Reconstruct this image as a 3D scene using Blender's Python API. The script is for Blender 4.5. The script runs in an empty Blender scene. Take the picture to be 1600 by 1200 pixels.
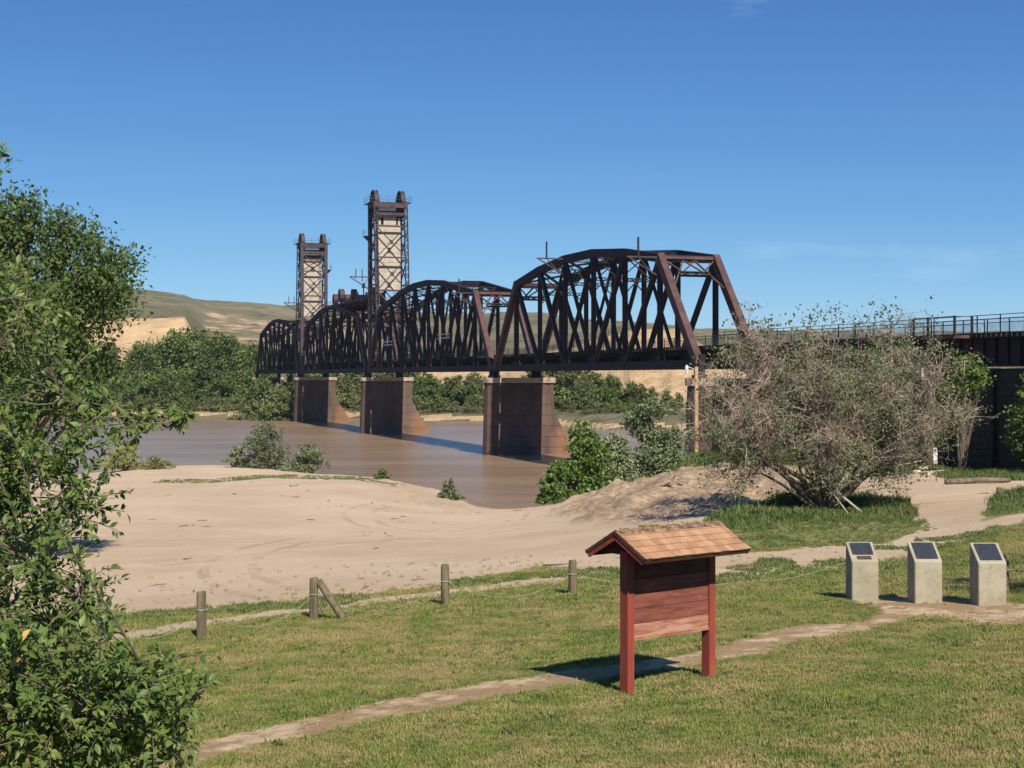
import bpy, math, random
import numpy as np
from mathutils import Vector, Matrix

random.seed(7); np.random.seed(7)
scene = bpy.context.scene
COL = scene.collection
R = math.radians

# ------------------------------------------------------------------ camera / sky / sun / exposure
F = 2300.0            # focal length in photo pixels (photo 1600 x 1200)
EZ = 11.0             # eye height above the river
HY = 588.0            # row of the horizon
cam = bpy.data.cameras.new('camera')
cam.sensor_width = 36.0
cam.lens = 36.0 * F / 1600.0
cam.shift_y = -12.0 / 1600.0
cam.clip_start = 0.1
cam.clip_end = 20000
camo = bpy.data.objects.new('camera', cam)
camo.location = (0, 0, EZ)
camo.rotation_euler = (R(90), 0, 0)
COL.objects.link(camo)
scene.camera = camo

SUN_AZ = math.atan2(0.335, -0.942)      # clockwise from +Y
SUN_EL = R(42)
world = bpy.data.worlds.new('World'); scene.world = world
world.use_nodes = True
wn, wl = world.node_tree.nodes, world.node_tree.links
wn.clear()
wo = wn.new('ShaderNodeOutputWorld'); bg = wn.new('ShaderNodeBackground')
sky = wn.new('ShaderNodeTexSky'); sky.sky_type = 'NISHITA'; sky.sun_disc = False
sky.sun_elevation = SUN_EL; sky.sun_rotation = SUN_AZ
sky.altitude = 600; sky.air_density = 1.0; sky.dust_density = 0.0; sky.ozone_density = 1.5
bg.inputs[1].default_value = 0.079
# thin cirrus: stretched noise on the direction, everywhere in the sky
tc = wn.new('ShaderNodeTexCoord'); mp = wn.new('ShaderNodeMapping')
mp.inputs['Scale'].default_value = (3.0, 3.0, 16.0); mp.inputs['Location'].default_value = (1.431, 10.234, 17.548)
nz = wn.new('ShaderNodeTexNoise'); nz.inputs['Scale'].default_value = 1.5
nz.inputs['Detail'].default_value = 7; nz.inputs['Roughness'].default_value = 0.62
cr = wn.new('ShaderNodeMapRange'); cr.inputs[1].default_value = 0.63; cr.inputs[2].default_value = 0.86
cr.inputs[3].default_value = 0.0; cr.inputs[4].default_value = 0.2
mx = wn.new('ShaderNodeMix'); mx.data_type = 'RGBA'
mx.inputs['B'].default_value = (8.0, 8.8, 9.6, 1)
wl.new(tc.outputs['Generated'], mp.inputs[0]); wl.new(mp.outputs[0], nz.inputs['Vector'])
wl.new(nz.outputs['Fac'], cr.inputs[0]); wl.new(cr.outputs[0], mx.inputs['Factor'])
tint = wn.new('ShaderNodeMix'); tint.data_type = 'RGBA'; tint.blend_type = 'MULTIPLY'; tint.inputs['Factor'].default_value = 1.0
tint.inputs['B'].default_value = (0.49, 0.83, 1.05, 1)          # deep clear prairie blue
sv = wn.new('ShaderNodeVectorMath'); sv.operation = 'MULTIPLY_ADD'  # clear dry air: softer brightening toward the horizon
sv.inputs[1].default_value = (1, 1, 1.8); sv.inputs[2].default_value = (0, 0, 0.008)
wl.new(tc.outputs['Generated'], sv.inputs[0]); wl.new(sv.outputs[0], sky.inputs['Vector'])
wl.new(sky.outputs[0], tint.inputs['A']); v1 = wn.new('ShaderNodeVectorMath'); v1.operation = 'MULTIPLY'; v1.inputs[1].default_value = (1.04, 1.23, 1.9)
v2 = wn.new('ShaderNodeVectorMath'); v2.operation = 'MULTIPLY_ADD'; v2.inputs[1].default_value = (-0.01, 0.075, 0.155); v2.inputs[2].default_value = (1, 1, 1)
v3 = wn.new('ShaderNodeVectorMath'); v3.operation = 'DIVIDE'     # gentle shoulder so the horizon keeps its blue
wl.new(tint.outputs['Result'], v1.inputs[0]); wl.new(tint.outputs['Result'], v2.inputs[0]); wl.new(v1.outputs[0], v3.inputs[0]); wl.new(v2.outputs[0], v3.inputs[1])
wl.new(v3.outputs[0], mx.inputs['A']); wl.new(mx.outputs['Result'], bg.inputs[0])
wl.new(bg.outputs[0], wo.inputs[0])

sl = bpy.data.lights.new('sun', 'SUN'); sl.energy = 5.0; sl.angle = R(0.53); sl.color = (1.0, 0.93, 0.82)
so = bpy.data.objects.new('sun', sl); COL.objects.link(so)
sd = Vector((math.sin(SUN_AZ) * math.cos(SUN_EL), math.cos(SUN_AZ) * math.cos(SUN_EL), math.sin(SUN_EL)))
so.rotation_euler = sd.to_track_quat('Z', 'Y').to_euler()
so.location = (30, -40, 60)

vs = scene.view_settings
vs.view_transform = 'Standard'; vs.look = 'None'; vs.gamma = 1.0; vs.exposure = 0.65
vs.use_curve_mapping = False
scene.cycles.transparent_max_bounces = 12
scene.cycles.max_bounces = 6

# ------------------------------------------------------------------ helpers
def at(px, py, Y):
    return Vector(((px - 800) / F * Y, Y, EZ - (py - HY) / F * Y))

def tag(o, label=None, cat=None, group=None, kind=None):
    if label: o['label'] = label
    if cat: o['category'] = cat
    if group: o['group'] = group
    if kind: o['kind'] = kind
    return o

def empty(name, loc, label, cat, group=None):
    o = bpy.data.objects.new(name, None); COL.objects.link(o)
    o.location = loc; o.empty_display_size = 0.3
    return tag(o, label, cat, group)

def root_loc(p):
    v = Vector((0, 0, 0))
    while p is not None:
        v += p.location; p = p.parent
    return v

class MB:
    """collects faces, then links them as ONE mesh object"""
    def __init__(self): self.v = []; self.f = []
    def add(self, vs, fs):
        b = len(self.v); self.v += [tuple(x) for x in vs]; self.f += [tuple(i + b for i in q) for q in fs]
    def hexa(self, c):
        self.add(c, [(0, 3, 2, 1), (4, 5, 6, 7), (0, 1, 5, 4), (1, 2, 6, 5), (2, 3, 7, 6), (3, 0, 4, 7)])
    def bar(self, a, b, w, h, up=(0, 0, 1)):
        a = Vector(a); b = Vector(b); d = (b - a)
        if d.length < 1e-6: return
        d.normalize(); up = Vector(up)
        s = d.cross(up)
        if s.length < 1e-4: s = d.cross(Vector((1, 0, 0)))
        s.normalize(); t = s.cross(d); s *= w / 2; t *= h / 2
        self.hexa([a - s - t, a + s - t, a + s + t, a - s + t, b - s - t, b + s - t, b + s + t, b - s + t])
    def box(self, o, ax, ay, az, x0, x1, y0, y1, z0, z1):
        P = lambda x, y, z: Vector(o) + ax * x + ay * y + az * z
        self.hexa([P(x0, y0, z0), P(x1, y0, z0), P(x1, y1, z0), P(x0, y1, z0),
                   P(x0, y0, z1), P(x1, y0, z1), P(x1, y1, z1), P(x0, y1, z1)])
    def tube(self, pts, rad, n=6, cap=True):
        pts = [Vector(p) for p in pts]; m = len(pts); b = len(self.v)
        for i, p in enumerate(pts):
            d = (pts[min(i + 1, m - 1)] - pts[max(i - 1, 0)])
            if d.length < 1e-7: d = Vector((0, 0, 1))
            d.normalize()
            s = d.cross(Vector((0.31, 0.17, 0.93)))
            if s.length < 1e-3: s = d.cross(Vector((1, 0, 0)))
            s.normalize(); t = s.cross(d)
            r = rad[i] if hasattr(rad, '__len__') else rad
            for k in range(n):
                a = 2 * math.pi * k / n
                self.v.append(tuple(p + (s * math.cos(a) + t * math.sin(a)) * r))
        for i in range(m - 1):
            for k in range(n):
                k2 = (k + 1) % n
                self.f.append((b + i * n + k, b + i * n + k2, b + (i + 1) * n + k2, b + (i + 1) * n + k))
        if cap:
            self.f.append(tuple(b + k for k in reversed(range(n))))
            self.f.append(tuple(b + (m - 1) * n + k for k in range(n)))
    def build(self, name, mat, parent=None, smooth=False, fix=True):
        o_ = root_loc(parent)
        me = bpy.data.meshes.new(name)
        me.from_pydata([(x - o_.x, y - o_.y, z - o_.z) for x, y, z in self.v], [], self.f)
        me.materials.append(mat)
        if smooth: me.polygons.foreach_set('use_smooth', [True] * len(me.polygons))
        me.update()
        o = bpy.data.objects.new(name, me); COL.objects.link(o)
        if parent is not None: o.parent = parent
        return o

def link_mesh(name, me, parent=None, loc=(0, 0, 0)):
    o = bpy.data.objects.new(name, me); COL.objects.link(o); o.location = loc
    if parent is not None: o.parent = parent
    return o

def np_mesh(name, verts, faces, mat, smooth=False):
    """verts (n,3) array, faces (m,k) array"""
    me = bpy.data.meshes.new(name)
    n, (m, k) = len(verts), faces.shape
    me.vertices.add(n); me.vertices.foreach_set('co', np.asarray(verts, dtype=np.float32).ravel())
    me.loops.add(m * k); me.loops.foreach_set('vertex_index', faces.astype(np.int32).ravel())
    me.polygons.add(m); me.polygons.foreach_set('loop_start', np.arange(0, m * k, k, dtype=np.int32))
    me.polygons.foreach_set('loop_total', np.full(m, k, dtype=np.int32))
    if smooth: me.polygons.foreach_set('use_smooth', np.ones(m, dtype=bool))
    me.update(calc_edges=True); me.materials.append(mat)
    return me

# vectorised noise
_P = np.random.RandomState(3).rand(256, 256)
def vnoise(x, y):
    xi = np.floor(x).astype(int); yi = np.floor(y).astype(int); fx = x - xi; fy = y - yi
    fx = fx * fx * (3 - 2 * fx); fy = fy * fy * (3 - 2 * fy)
    a = _P[xi & 255, yi & 255]; b = _P[(xi + 1) & 255, yi & 255]
    c = _P[xi & 255, (yi + 1) & 255]; d = _P[(xi + 1) & 255, (yi + 1) & 255]
    return (a * (1 - fx) + b * fx) * (1 - fy) + (c * (1 - fx) + d * fx) * fy - 0.5
def fbm(x, y, o=4):
    s = 0; a = 1.0
    for i in range(o):
        s = s + a * vnoise(x * 2 ** i + 17.3 * i, y * 2 ** i + 5.1 * i); a *= 0.5
    return s
def sstep(a, b, x):
    t = np.clip((x - a) / (b - a), 0, 1); return t * t * (3 - 2 * t)

# ------------------------------------------------------------------ materials
def new_mat(name):
    m = bpy.data.materials.new(name); m.use_nodes = True
    nt = m.node_tree; return m, nt, nt.nodes, nt.links, nt.nodes['Principled BSDF']

def mixc(nt, fac, a, b, blend='MIX'):
    n = nt.nodes.new('ShaderNodeMix'); n.data_type = 'RGBA'; n.blend_type = blend
    for k, v in (('Factor', fac), ('A', a), ('B', b)):
        if hasattr(v, 'is_linked'): nt.links.new(v, n.inputs[k])
        elif k == 'Factor': n.inputs[k].default_value = v
        else: n.inputs[k].default_value = (*v, 1) if len(v) == 3 else v
    return n.outputs['Result']

def noise(nt, scale, detail=5, rough=0.6, vec=None, stretch=None):
    n = nt.nodes.new('ShaderNodeTexNoise'); n.inputs['Scale'].default_value = scale
    n.inputs['Detail'].default_value = detail; n.inputs['Roughness'].default_value = rough
    if vec is None:
        g = nt.nodes.new('ShaderNodeNewGeometry'); vec = g.outputs['Position']
    if stretch:
        m = nt.nodes.new('ShaderNodeMapping'); m.inputs['Scale'].default_value = stretch
        nt.links.new(vec, m.inputs[0]); vec = m.outputs[0]
    nt.links.new(vec, n.inputs['Vector'])
    return n.outputs['Fac']

def ramp(nt, val, lo, hi, a=0.0, b=1.0):
    n = nt.nodes.new('ShaderNodeMapRange'); n.interpolation_type = 'SMOOTHSTEP'
    for i, v in ((1, lo), (2, hi), (3, a), (4, b)): n.inputs[i].default_value = v
    nt.links.new(val, n.inputs[0]); return n.outputs[0]

def bump(nt, height, strength, dist, bsdf):
    b = nt.nodes.new('ShaderNodeBump'); b.inputs['Strength'].default_value = strength
    b.inputs['Distance'].default_value = dist
    nt.links.new(height, b.inputs['Height']); nt.links.new(b.outputs[0], bsdf.inputs['Normal'])

def two_tone(name, c1, c2, scale, c3=None, s3=3.0, rough=0.85, bs=0.4, bd=0.02, spec=0.3, stretch=None, lo=0.38, hi=0.62, metal=0.0, lo3=0.5, hi3=0.66, obj=False):
    m, nt, N, L, B = new_mat(name)
    vec = None
    if obj:
        t = N.new('ShaderNodeTexCoord'); vec = t.outputs['Object']
    f = noise(nt, scale, 6, 0.65, vec, stretch)
    c = mixc(nt, ramp(nt, f, lo, hi), c1, c2)
    if c3: c = mixc(nt, ramp(nt, noise(nt, s3, 5, 0.6, vec, stretch), lo3, hi3), c, c3)
    L.new(c, B.inputs['Base Color']); B.inputs['Roughness'].default_value = rough
    B.inputs['Specular IOR Level'].default_value = spec; B.inputs['Metallic'].default_value = metal
    if bs: bump(nt, noise(nt, scale * 6, 4, 0.6, vec, stretch), bs, bd, B)
    return m

M = {}
M['steel'] = two_tone('rusty_steel', (0.050, 0.026, 0.024), (0.088, 0.042, 0.036), 0.8, (0.12, 0.06, 0.045), 2.2, rough=0.7, spec=0.3, lo3=0.58, hi3=0.75)  # lighter copy of the bridge steel, for end frames in the sun
M['steel_shaded'] = two_tone('shaded_steel', (0.014, 0.012, 0.015), (0.025, 0.018, 0.019), 0.7, (0.05, 0.028, 0.021), 2.0, rough=0.75, spec=0.25, lo3=0.6, hi3=0.8)  # same bridge steel, darkened: shade on its members put into the colour
M['tower_steel'] = two_tone('tower_steel', (0.034, 0.026, 0.032), (0.062, 0.042, 0.045), 0.6, (0.11, 0.06, 0.05), 1.6, rough=0.7, lo3=0.58, hi3=0.75)
M['plate_grey'] = two_tone('grey_plate', (0.13, 0.12, 0.11), (0.18, 0.16, 0.15), 1.2)
M['tie'] = two_tone('creosoted_timber', (0.020, 0.016, 0.014), (0.045, 0.035, 0.028), 2.0, rough=0.95)
M['counterweight'] = two_tone('counterweight_concrete', (0.34, 0.29, 0.23), (0.40, 0.35, 0.285), 0.5, (0.29, 0.245, 0.19), 0.9, rough=0.9)
M['pier'] = two_tone('stained_pier_concrete', (0.105, 0.068, 0.055), (0.16, 0.105, 0.082), 0.35, (0.075, 0.055, 0.05), 0.8, rough=0.9, stretch=(1, 1, 0.45))
M['pier_rust'] = two_tone('rust_stained_concrete', (0.20, 0.085, 0.04), (0.26, 0.125, 0.06), 0.5, (0.12, 0.07, 0.055), 1.0, rough=0.9, stretch=(1, 1, 0.5))
M['rust_plate'] = two_tone('orange_rust_plate', (0.27, 0.12, 0.04), (0.17, 0.08, 0.045), 0.9, (0.12, 0.07, 0.055), 2.0, rough=0.8)
M['pier_cap'] = two_tone('pier_cap_concrete', (0.33, 0.24, 0.18), (0.42, 0.32, 0.24), 0.8, (0.2, 0.13, 0.1), 1.5, rough=0.9)
M['galv'] = two_tone('galvanised_wire', (0.12, 0.12, 0.12), (0.17, 0.165, 0.16), 2.0, rough=0.5, bs=0)
M['fence_post_steel'] = two_tone('fence_steel', (0.055, 0.05, 0.05), (0.10, 0.085, 0.08), 2.0, rough=0.6, bs=0)
M['pale_bar'] = two_tone('pale_painted_bar', (0.42, 0.40, 0.38), (0.52, 0.5, 0.47), 2.0, rough=0.7, bs=0)
M['concrete'] = two_tone('cast_concrete', (0.245, 0.215, 0.15), (0.305, 0.27, 0.195), 2.2, (0.19, 0.165, 0.115), 5.0, rough=0.92, bs=0.5, bd=0.01, lo3=0.55, hi3=0.75)
M['plaque'] = two_tone('dark_plaque', (0.020, 0.022, 0.028), (0.035, 0.037, 0.045), 14.0, rough=0.38, bs=0.15, bd=0.002, spec=0.5)
M['plaque_brown'] = two_tone('brown_plaque', (0.05, 0.035, 0.028), (0.08, 0.055, 0.042), 14.0, rough=0.45, bs=0.1, bd=0.002)
M['red_paint'] = two_tone('red_painted_post', (0.20, 0.036, 0.022), (0.255, 0.053, 0.032), 3.0, (0.15, 0.04, 0.028), 7.0, rough=0.75, bs=0.3, bd=0.004, stretch=(1, 1, 0.25))
M['red_board'] = two_tone('weathered_red_board', (0.115, 0.034, 0.023), (0.185, 0.060, 0.038), 5.0, (0.27, 0.14, 0.095), 9.0, rough=0.85, bs=0.5, bd=0.004, stretch=(0.35, 0.35, 3.0), lo3=0.6, hi3=0.74)
M['bare_board'] = two_tone('bare_weathered_board', (0.24, 0.085, 0.055), (0.36, 0.20, 0.135), 4.0, (0.22, 0.06, 0.04), 6.0, rough=0.9, bs=0.5, bd=0.004, stretch=(0.35, 0.35, 3.0), lo3=0.54, hi3=0.66)
M['brown_board'] = two_tone('dark_brown_board', (0.055, 0.020, 0.015), (0.09, 0.034, 0.024), 5.0, rough=0.85, bs=0.4, bd=0.004, stretch=(0.4, 0.4, 2.0))
M['post_wood'] = two_tone('grey_post_wood', (0.095, 0.075, 0.045), (0.17, 0.135, 0.08), 5.0, (0.06, 0.048, 0.034), 9.0, rough=0.95, bs=0.7, bd=0.01, stretch=(1, 1, 0.12))
M['pole_wood'] = two_tone('tan_pole_wood', (0.36, 0.21, 0.11), (0.46, 0.30, 0.17), 2.0, (0.22, 0.13, 0.08), 3.0, rough=0.95, bs=0.5, stretch=(1, 1, 0.15))
M['rope'] = two_tone('pale_cable', (0.20, 0.215, 0.17), (0.29, 0.30, 0.245), 8.0, rough=0.8, bs=0)
M['rock'] = two_tone('pale_rock', (0.40, 0.30, 0.21), (0.52, 0.43, 0.33), 3.0, rough=0.95, bs=0.6, bd=0.03)
M['grit'] = two_tone('dull_grit', (0.26, 0.19, 0.13), (0.36, 0.28, 0.20), 3.0, rough=0.95, bs=0)
M['bark'] = two_tone('tree_bark', (0.10, 0.075, 0.055), (0.17, 0.13, 0.10), 3.0, rough=0.95, bs=0.7, stretch=(1, 1, 0.3))
M['pale_bark'] = two_tone('pale_bark', (0.26, 0.22, 0.17), (0.36, 0.31, 0.25), 3.0, rough=0.95, bs=0.5)
M['dead_twig'] = two_tone('dry_grey_twig', (0.215, 0.150, 0.125), (0.36, 0.275, 0.225), 0.9, rough=0.95, bs=0)
M['driftwood'] = two_tone('driftwood', (0.20, 0.14, 0.10), (0.30, 0.22, 0.16), 4.0, rough=0.95, bs=0.3)

def pier_mat():
    m, nt, N, L, B = new_mat('stained_pier_concrete')
    c = mixc(nt, ramp(nt, noise(nt, 0.35, 6, 0.65, None, (1, 1, 0.45)), 0.38, 0.62), (0.070, 0.044, 0.033), (0.115, 0.074, 0.056))
    c = mixc(nt, ramp(nt, noise(nt, 0.9, 5, 0.6, None, (1, 1, 0.25)), 0.5, 0.68), c, (0.080, 0.060, 0.055))
    g = N.new('ShaderNodeNewGeometry'); dt = N.new('ShaderNodeVectorMath'); dt.operation = 'DOT_PRODUCT'; dt.inputs[1].default_value = (math.cos(math.atan(750 / F)), math.sin(math.atan(750 / F)), 0)
    L.new(g.outputs['Position'], dt.inputs[0]); sx = N.new('ShaderNodeSeparateXYZ'); L.new(g.outputs['Position'], sx.inputs[0])
    a = ramp(nt, dt.outputs['Value'], 67.5, 72.5); b = ramp(nt, sx.outputs['Z'], 7.0, 1.5)
    mu = N.new('ShaderNodeMath'); mu.operation = 'MULTIPLY'; L.new(a, mu.inputs[0]); L.new(b, mu.inputs[1])
    ad = N.new('ShaderNodeMath'); ad.operation = 'MULTIPLY_ADD'; ad.inputs[1].default_value = 0.9; L.new(noise(nt, 0.6, 6, 0.7, None, (1, 1, 0.5)), ad.inputs[0]); L.new(mu.outputs[0], ad.inputs[2])
    c = mixc(nt, ramp(nt, ad.outputs[0], 0.72, 1.25, 0, 0.7), c, (0.21, 0.105, 0.055))
    L.new(c, B.inputs['Base Color']); B.inputs['Roughness'].default_value = 0.9; B.inputs['Specular IOR Level'].default_value = 0.25
    bump(nt, noise(nt, 2.5, 5, 0.6), 0.4, 0.04, B); return m
M['pier'] = pier_mat()
def shingle_mat():
    m, nt, N, L, B = new_mat('cedar_shingle')
    oi = N.new('ShaderNodeObjectInfo')
    c = mixc(nt, oi.outputs['Random'], (0.245, 0.125, 0.060), (0.37, 0.205, 0.108))
    f = noise(nt, 6, 5, 0.6)
    c = mixc(nt, ramp(nt, f, 0.5, 0.72, 0, 0.55), c, (0.44, 0.28, 0.165))
    L.new(c, B.inputs['Base Color']); B.inputs['Roughness'].default_value = 0.9
    bump(nt, noise(nt, 40, 4, 0.6, None, (1, 1, 0.4)), 0.4, 0.004, B); return m
M['shingle'] = shingle_mat()
M['ridge_shingle'] = two_tone('ridge_shingle', (0.055, 0.035, 0.022), (0.19, 0.115, 0.065), 9.0, (0.30, 0.19, 0.115), 14, rough=0.95)

def leaf_mat(name, dark, light, trans, yellow=None, world_scale=0.0, gloss=0.4, spec=0.35):
    m, nt, N, L, B = new_mat(name)
    g = N.new('ShaderNodeNewGeometry'); oi = N.new('ShaderNodeObjectInfo')
    c = mixc(nt, g.outputs['Random Per Island'], dark, light)
    if yellow:
        f = noise(nt, world_scale or 1.0, 3, 0.5)
        c = mixc(nt, ramp(nt, f, 0.5, 0.7, 0, 0.7), c, yellow)
    hs = N.new('ShaderNodeHueSaturation')
    r = ramp(nt, oi.outputs['Random'], 0, 1, 0.8, 1.2); L.new(r, hs.inputs['Value']); L.new(c, hs.inputs['Color'])
    c = hs.outputs[0]
    L.new(c, B.inputs['Base Color']); B.inputs['Roughness'].default_value = gloss
    B.inputs['Specular IOR Level'].default_value = spec
    t = N.new('ShaderNodeBsdfTranslucent'); ms = N.new('ShaderNodeMixShader'); ms.inputs[0].default_value = trans
    c2 = mixc(nt, 0.5, c, (0.16, 0.24, 0.03)); L.new(c2, t.inputs['Color'])
    L.new(B.outputs[0], ms.inputs[1]); L.new(t.outputs[0], ms.inputs[2])
    L.new(ms.outputs[0], N['Material Output'].inputs['Surface'])
    return m
M['leaf_shrub'] = leaf_mat('shrub_leaf', (0.036, 0.076, 0.013), (0.150, 0.215, 0.042), 0.36, (0.25, 0.26, 0.07), 2.4, 0.5, 0.35)
M['leaf_cotton'] = leaf_mat('cottonwood_leaf', (0.056, 0.096, 0.024), (0.150, 0.200, 0.060), 0.3, None, 0, 0.6, 0.18)
M['leaf_far'] = leaf_mat('far_leaf', (0.060, 0.094, 0.022), (0.140, 0.180, 0.046), 0.18, (0.075, 0.095, 0.035), 0.06, 0.6, 0.2)
M['leaf_willow'] = leaf_mat('willow_leaf', (0.085, 0.112, 0.034), (0.170, 0.195, 0.066), 0.2, (0.16, 0.16, 0.075), 0.1, 0.6, 0.2)
M['leaf_bright'] = leaf_mat('bright_leaf', (0.055, 0.100, 0.018), (0.130, 0.185, 0.042), 0.28, None, 0, 0.5, 0.3)
M['leaf_olive'] = leaf_mat('olive_leaf', (0.110, 0.140, 0.062), (0.210, 0.235, 0.120), 0.2, None, 0, 0.55, 0.3)
M['leaf_yellow'] = leaf_mat('yellowish_leaf', (0.15, 0.15, 0.05), (0.24, 0.23, 0.085), 0.2, None, 0, 0.6, 0.2)
M['leaf_weed'] = leaf_mat('weed_leaf', (0.044, 0.078, 0.020), (0.11, 0.150, 0.042), 0.2, (0.16, 0.15, 0.06), 0.4, 0.6, 0.2)
M['dry_leaf'] = leaf_mat('dry_leaf', (0.40, 0.26, 0.07), (0.50, 0.35, 0.12), 0.2, None, 0, 0.7, 0.2)

GREEN_A, GREEN_B, DRY = (0.088, 0.122, 0.024), (0.155, 0.188, 0.040), (0.275, 0.215, 0.090)
def grass_colour(nt):
    a = noise(nt, 0.28, 4, 0.6); b = noise(nt, 1.6, 5, 0.7); c = noise(nt, 1.3, 5, 0.7)
    col = mixc(nt, ramp(nt, b, 0.35, 0.65), GREEN_A, GREEN_B)
    at_ = nt.nodes.new('ShaderNodeMath'); at_.operation = 'MULTIPLY_ADD'; at_.inputs[1].default_value = 0.6
    nt.links.new(a, at_.inputs[0]); nt.links.new(c, at_.inputs[2])
    d = ramp(nt, at_.outputs[0], 0.71, 0.98)
    return mixc(nt, d, col, DRY), d

def ground_mat():
    m, nt, N, L, B = new_mat('ground')
    gcol, _ = grass_colour(nt)
    gcol = mixc(nt, ramp(nt, noise(nt, 9, 5, 0.7), 0.42, 0.66, 0, 0.75), gcol, (0.17, 0.125, 0.065))
    n1 = noise(nt, 0.13, 6, 0.6); n2 = noise(nt, 1.7, 6, 0.7); n3 = noise(nt, 0.35, 6, 0.7, None, (0.8, 1.3, 1))
    s = mixc(nt, ramp(nt, n1, 0.35, 0.65), (0.43, 0.315, 0.205), (0.49, 0.37, 0.25))
    s = mixc(nt, ramp(nt, n3, 0.55, 0.75, 0, 0.4), s, (0.38, 0.275, 0.175))
    s = mixc(nt, ramp(nt, n2, 0.62, 0.8, 0, 0.5), s, (0.27, 0.185, 0.115))
    p = mixc(nt, ramp(nt, noise(nt, 0.9, 6, 0.7), 0.48, 0.6), (0.30, 0.20, 0.105), (0.49, 0.365, 0.225))
    p = mixc(nt, ramp(nt, noise(nt, 6, 5, 0.7), 0.55, 0.72, 0, 0.6), p, (0.22, 0.15, 0.085))
    def attr(nm):
        a = N.new('ShaderNodeAttribute'); a.attribute_name = nm; return a.outputs['Fac']
    def edge(nm, sc, amt):
        a = attr(nm); ad = N.new('ShaderNodeMath'); ad.operation = 'MULTIPLY_ADD'; ad.inputs[1].default_value = amt
        L.new(noise(nt, sc, 6, 0.75), ad.inputs[0]); L.new(a, ad.inputs[2])
        return ramp(nt, ad.outputs[0], 0.5 + amt * 0.5 - 0.16, 0.5 + amt * 0.5 + 0.16)
    trk = None
    for cx, cy, rad in ((30, 60, 40), (30, 60, 41.7), (-62, 98, 63), (-62, 98, 64.7), (8, -24, 92), (8, -24, 93.7), (24, 96, 33), (24, 96, 34.7)):
        g0 = N.new('ShaderNodeNewGeometry'); vm = N.new('ShaderNodeVectorMath'); vm.operation = 'MULTIPLY_ADD'; vm.inputs[1].default_value = (1, 1, 0); vm.inputs[2].default_value = (-cx, -cy, 0)
        L.new(g0.outputs['Position'], vm.inputs[0]); ln = N.new('ShaderNodeVectorMath'); ln.operation = 'LENGTH'; L.new(vm.outputs[0], ln.inputs[0])
        m1 = N.new('ShaderNodeMath'); m1.operation = 'SUBTRACT'; m1.inputs[1].default_value = rad; L.new(ln.outputs['Value'], m1.inputs[0])
        m2 = N.new('ShaderNodeMath'); m2.operation = 'ABSOLUTE'; L.new(m1.outputs[0], m2.inputs[0]); b_ = ramp(nt, m2.outputs[0], 0.26, 0.12)
        if trk is None: trk = b_
        else:
            m3 = N.new('ShaderNodeMath'); m3.operation = 'MAXIMUM'; L.new(trk, m3.inputs[0]); L.new(b_, m3.inputs[1]); trk = m3.outputs[0]
    m4 = N.new('ShaderNodeMath'); m4.operation = 'MULTIPLY'; L.new(trk, m4.inputs[0]); L.new(ramp(nt, noise(nt, 0.22, 4, 0.6), 0.42, 0.62, 0, 0.55), m4.inputs[1])
    s = mixc(nt, m4.outputs[0], s, (0.30, 0.21, 0.13))
    gp_ = N.new('ShaderNodeNewGeometry'); sz_ = N.new('ShaderNodeSeparateXYZ'); L.new(gp_.outputs['Position'], sz_.inputs[0])
    s = mixc(nt, ramp(nt, sz_.outputs['Z'], 0.75, 0.25), s, (0.19, 0.13, 0.085))
    c = mixc(nt, edge('sand', 1.1, 0.55), gcol, s)
    c = mixc(nt, edge('path', 3.0, 0.7), c, p)
    c = mixc(nt, attr('clod'), c, mixc(nt, ramp(nt, noise(nt, 2.2, 6, 0.75), 0.42, 0.62), (0.24, 0.165, 0.10), (0.40, 0.30, 0.195)))
    L.new(c, B.inputs['Base Color']); B.inputs['Roughness'].default_value = 0.97
    B.inputs['Specular IOR Level'].default_value = 0.15
    ad = N.new('ShaderNodeMath'); ad.operation = 'ADD'
    L.new(noise(nt, 7, 6, 0.7), ad.inputs[0]); L.new(noise(nt, 1.2, 6, 0.75), ad.inputs[1])
    a5 = N.new('ShaderNodeMath'); a5.operation = 'MULTIPLY_ADD'; a5.inputs[1].default_value = -0.8; L.new(m4.outputs[0], a5.inputs[0]); L.new(ad.outputs[0], a5.inputs[2])
    bump(nt, a5.outputs[0], 0.7, 0.14, B)
    return m
M['ground'] = ground_mat()

def blade_mat():
    m, nt, N, L, B = new_mat('grass_blade')
    col, d = grass_colour(nt)
    oi = N.new('ShaderNodeObjectInfo'); g = N.new('ShaderNodeNewGeometry')
    hs = N.new('ShaderNodeHueSaturation'); L.new(ramp(nt, g.outputs['Random Per Island'], 0, 1, 0.75, 1.45), hs.inputs['Value'])
    L.new(col, hs.inputs['Color'])
    c = mixc(nt, ramp(nt, oi.outputs['Random'], 0.72, 0.9, 0, 0.75), hs.outputs[0], (0.30, 0.235, 0.11))
    L.new(c, B.inputs['Base Color']); B.inputs['Roughness'].default_value = 0.65
    B.inputs['Specular IOR Level'].default_value = 0.2
    t = N.new('ShaderNodeBsdfTranslucent'); ms = N.new('ShaderNodeMixShader'); ms.inputs[0].default_value = 0.25
    L.new(c, t.inputs['Color']); L.new(B.outputs[0], ms.inputs[1]); L.new(t.outputs[0], ms.inputs[2])
    L.new(ms.outputs[0], N['Material Output'].inputs['Surface'])
    return m
M['blade'] = blade_mat()

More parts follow.
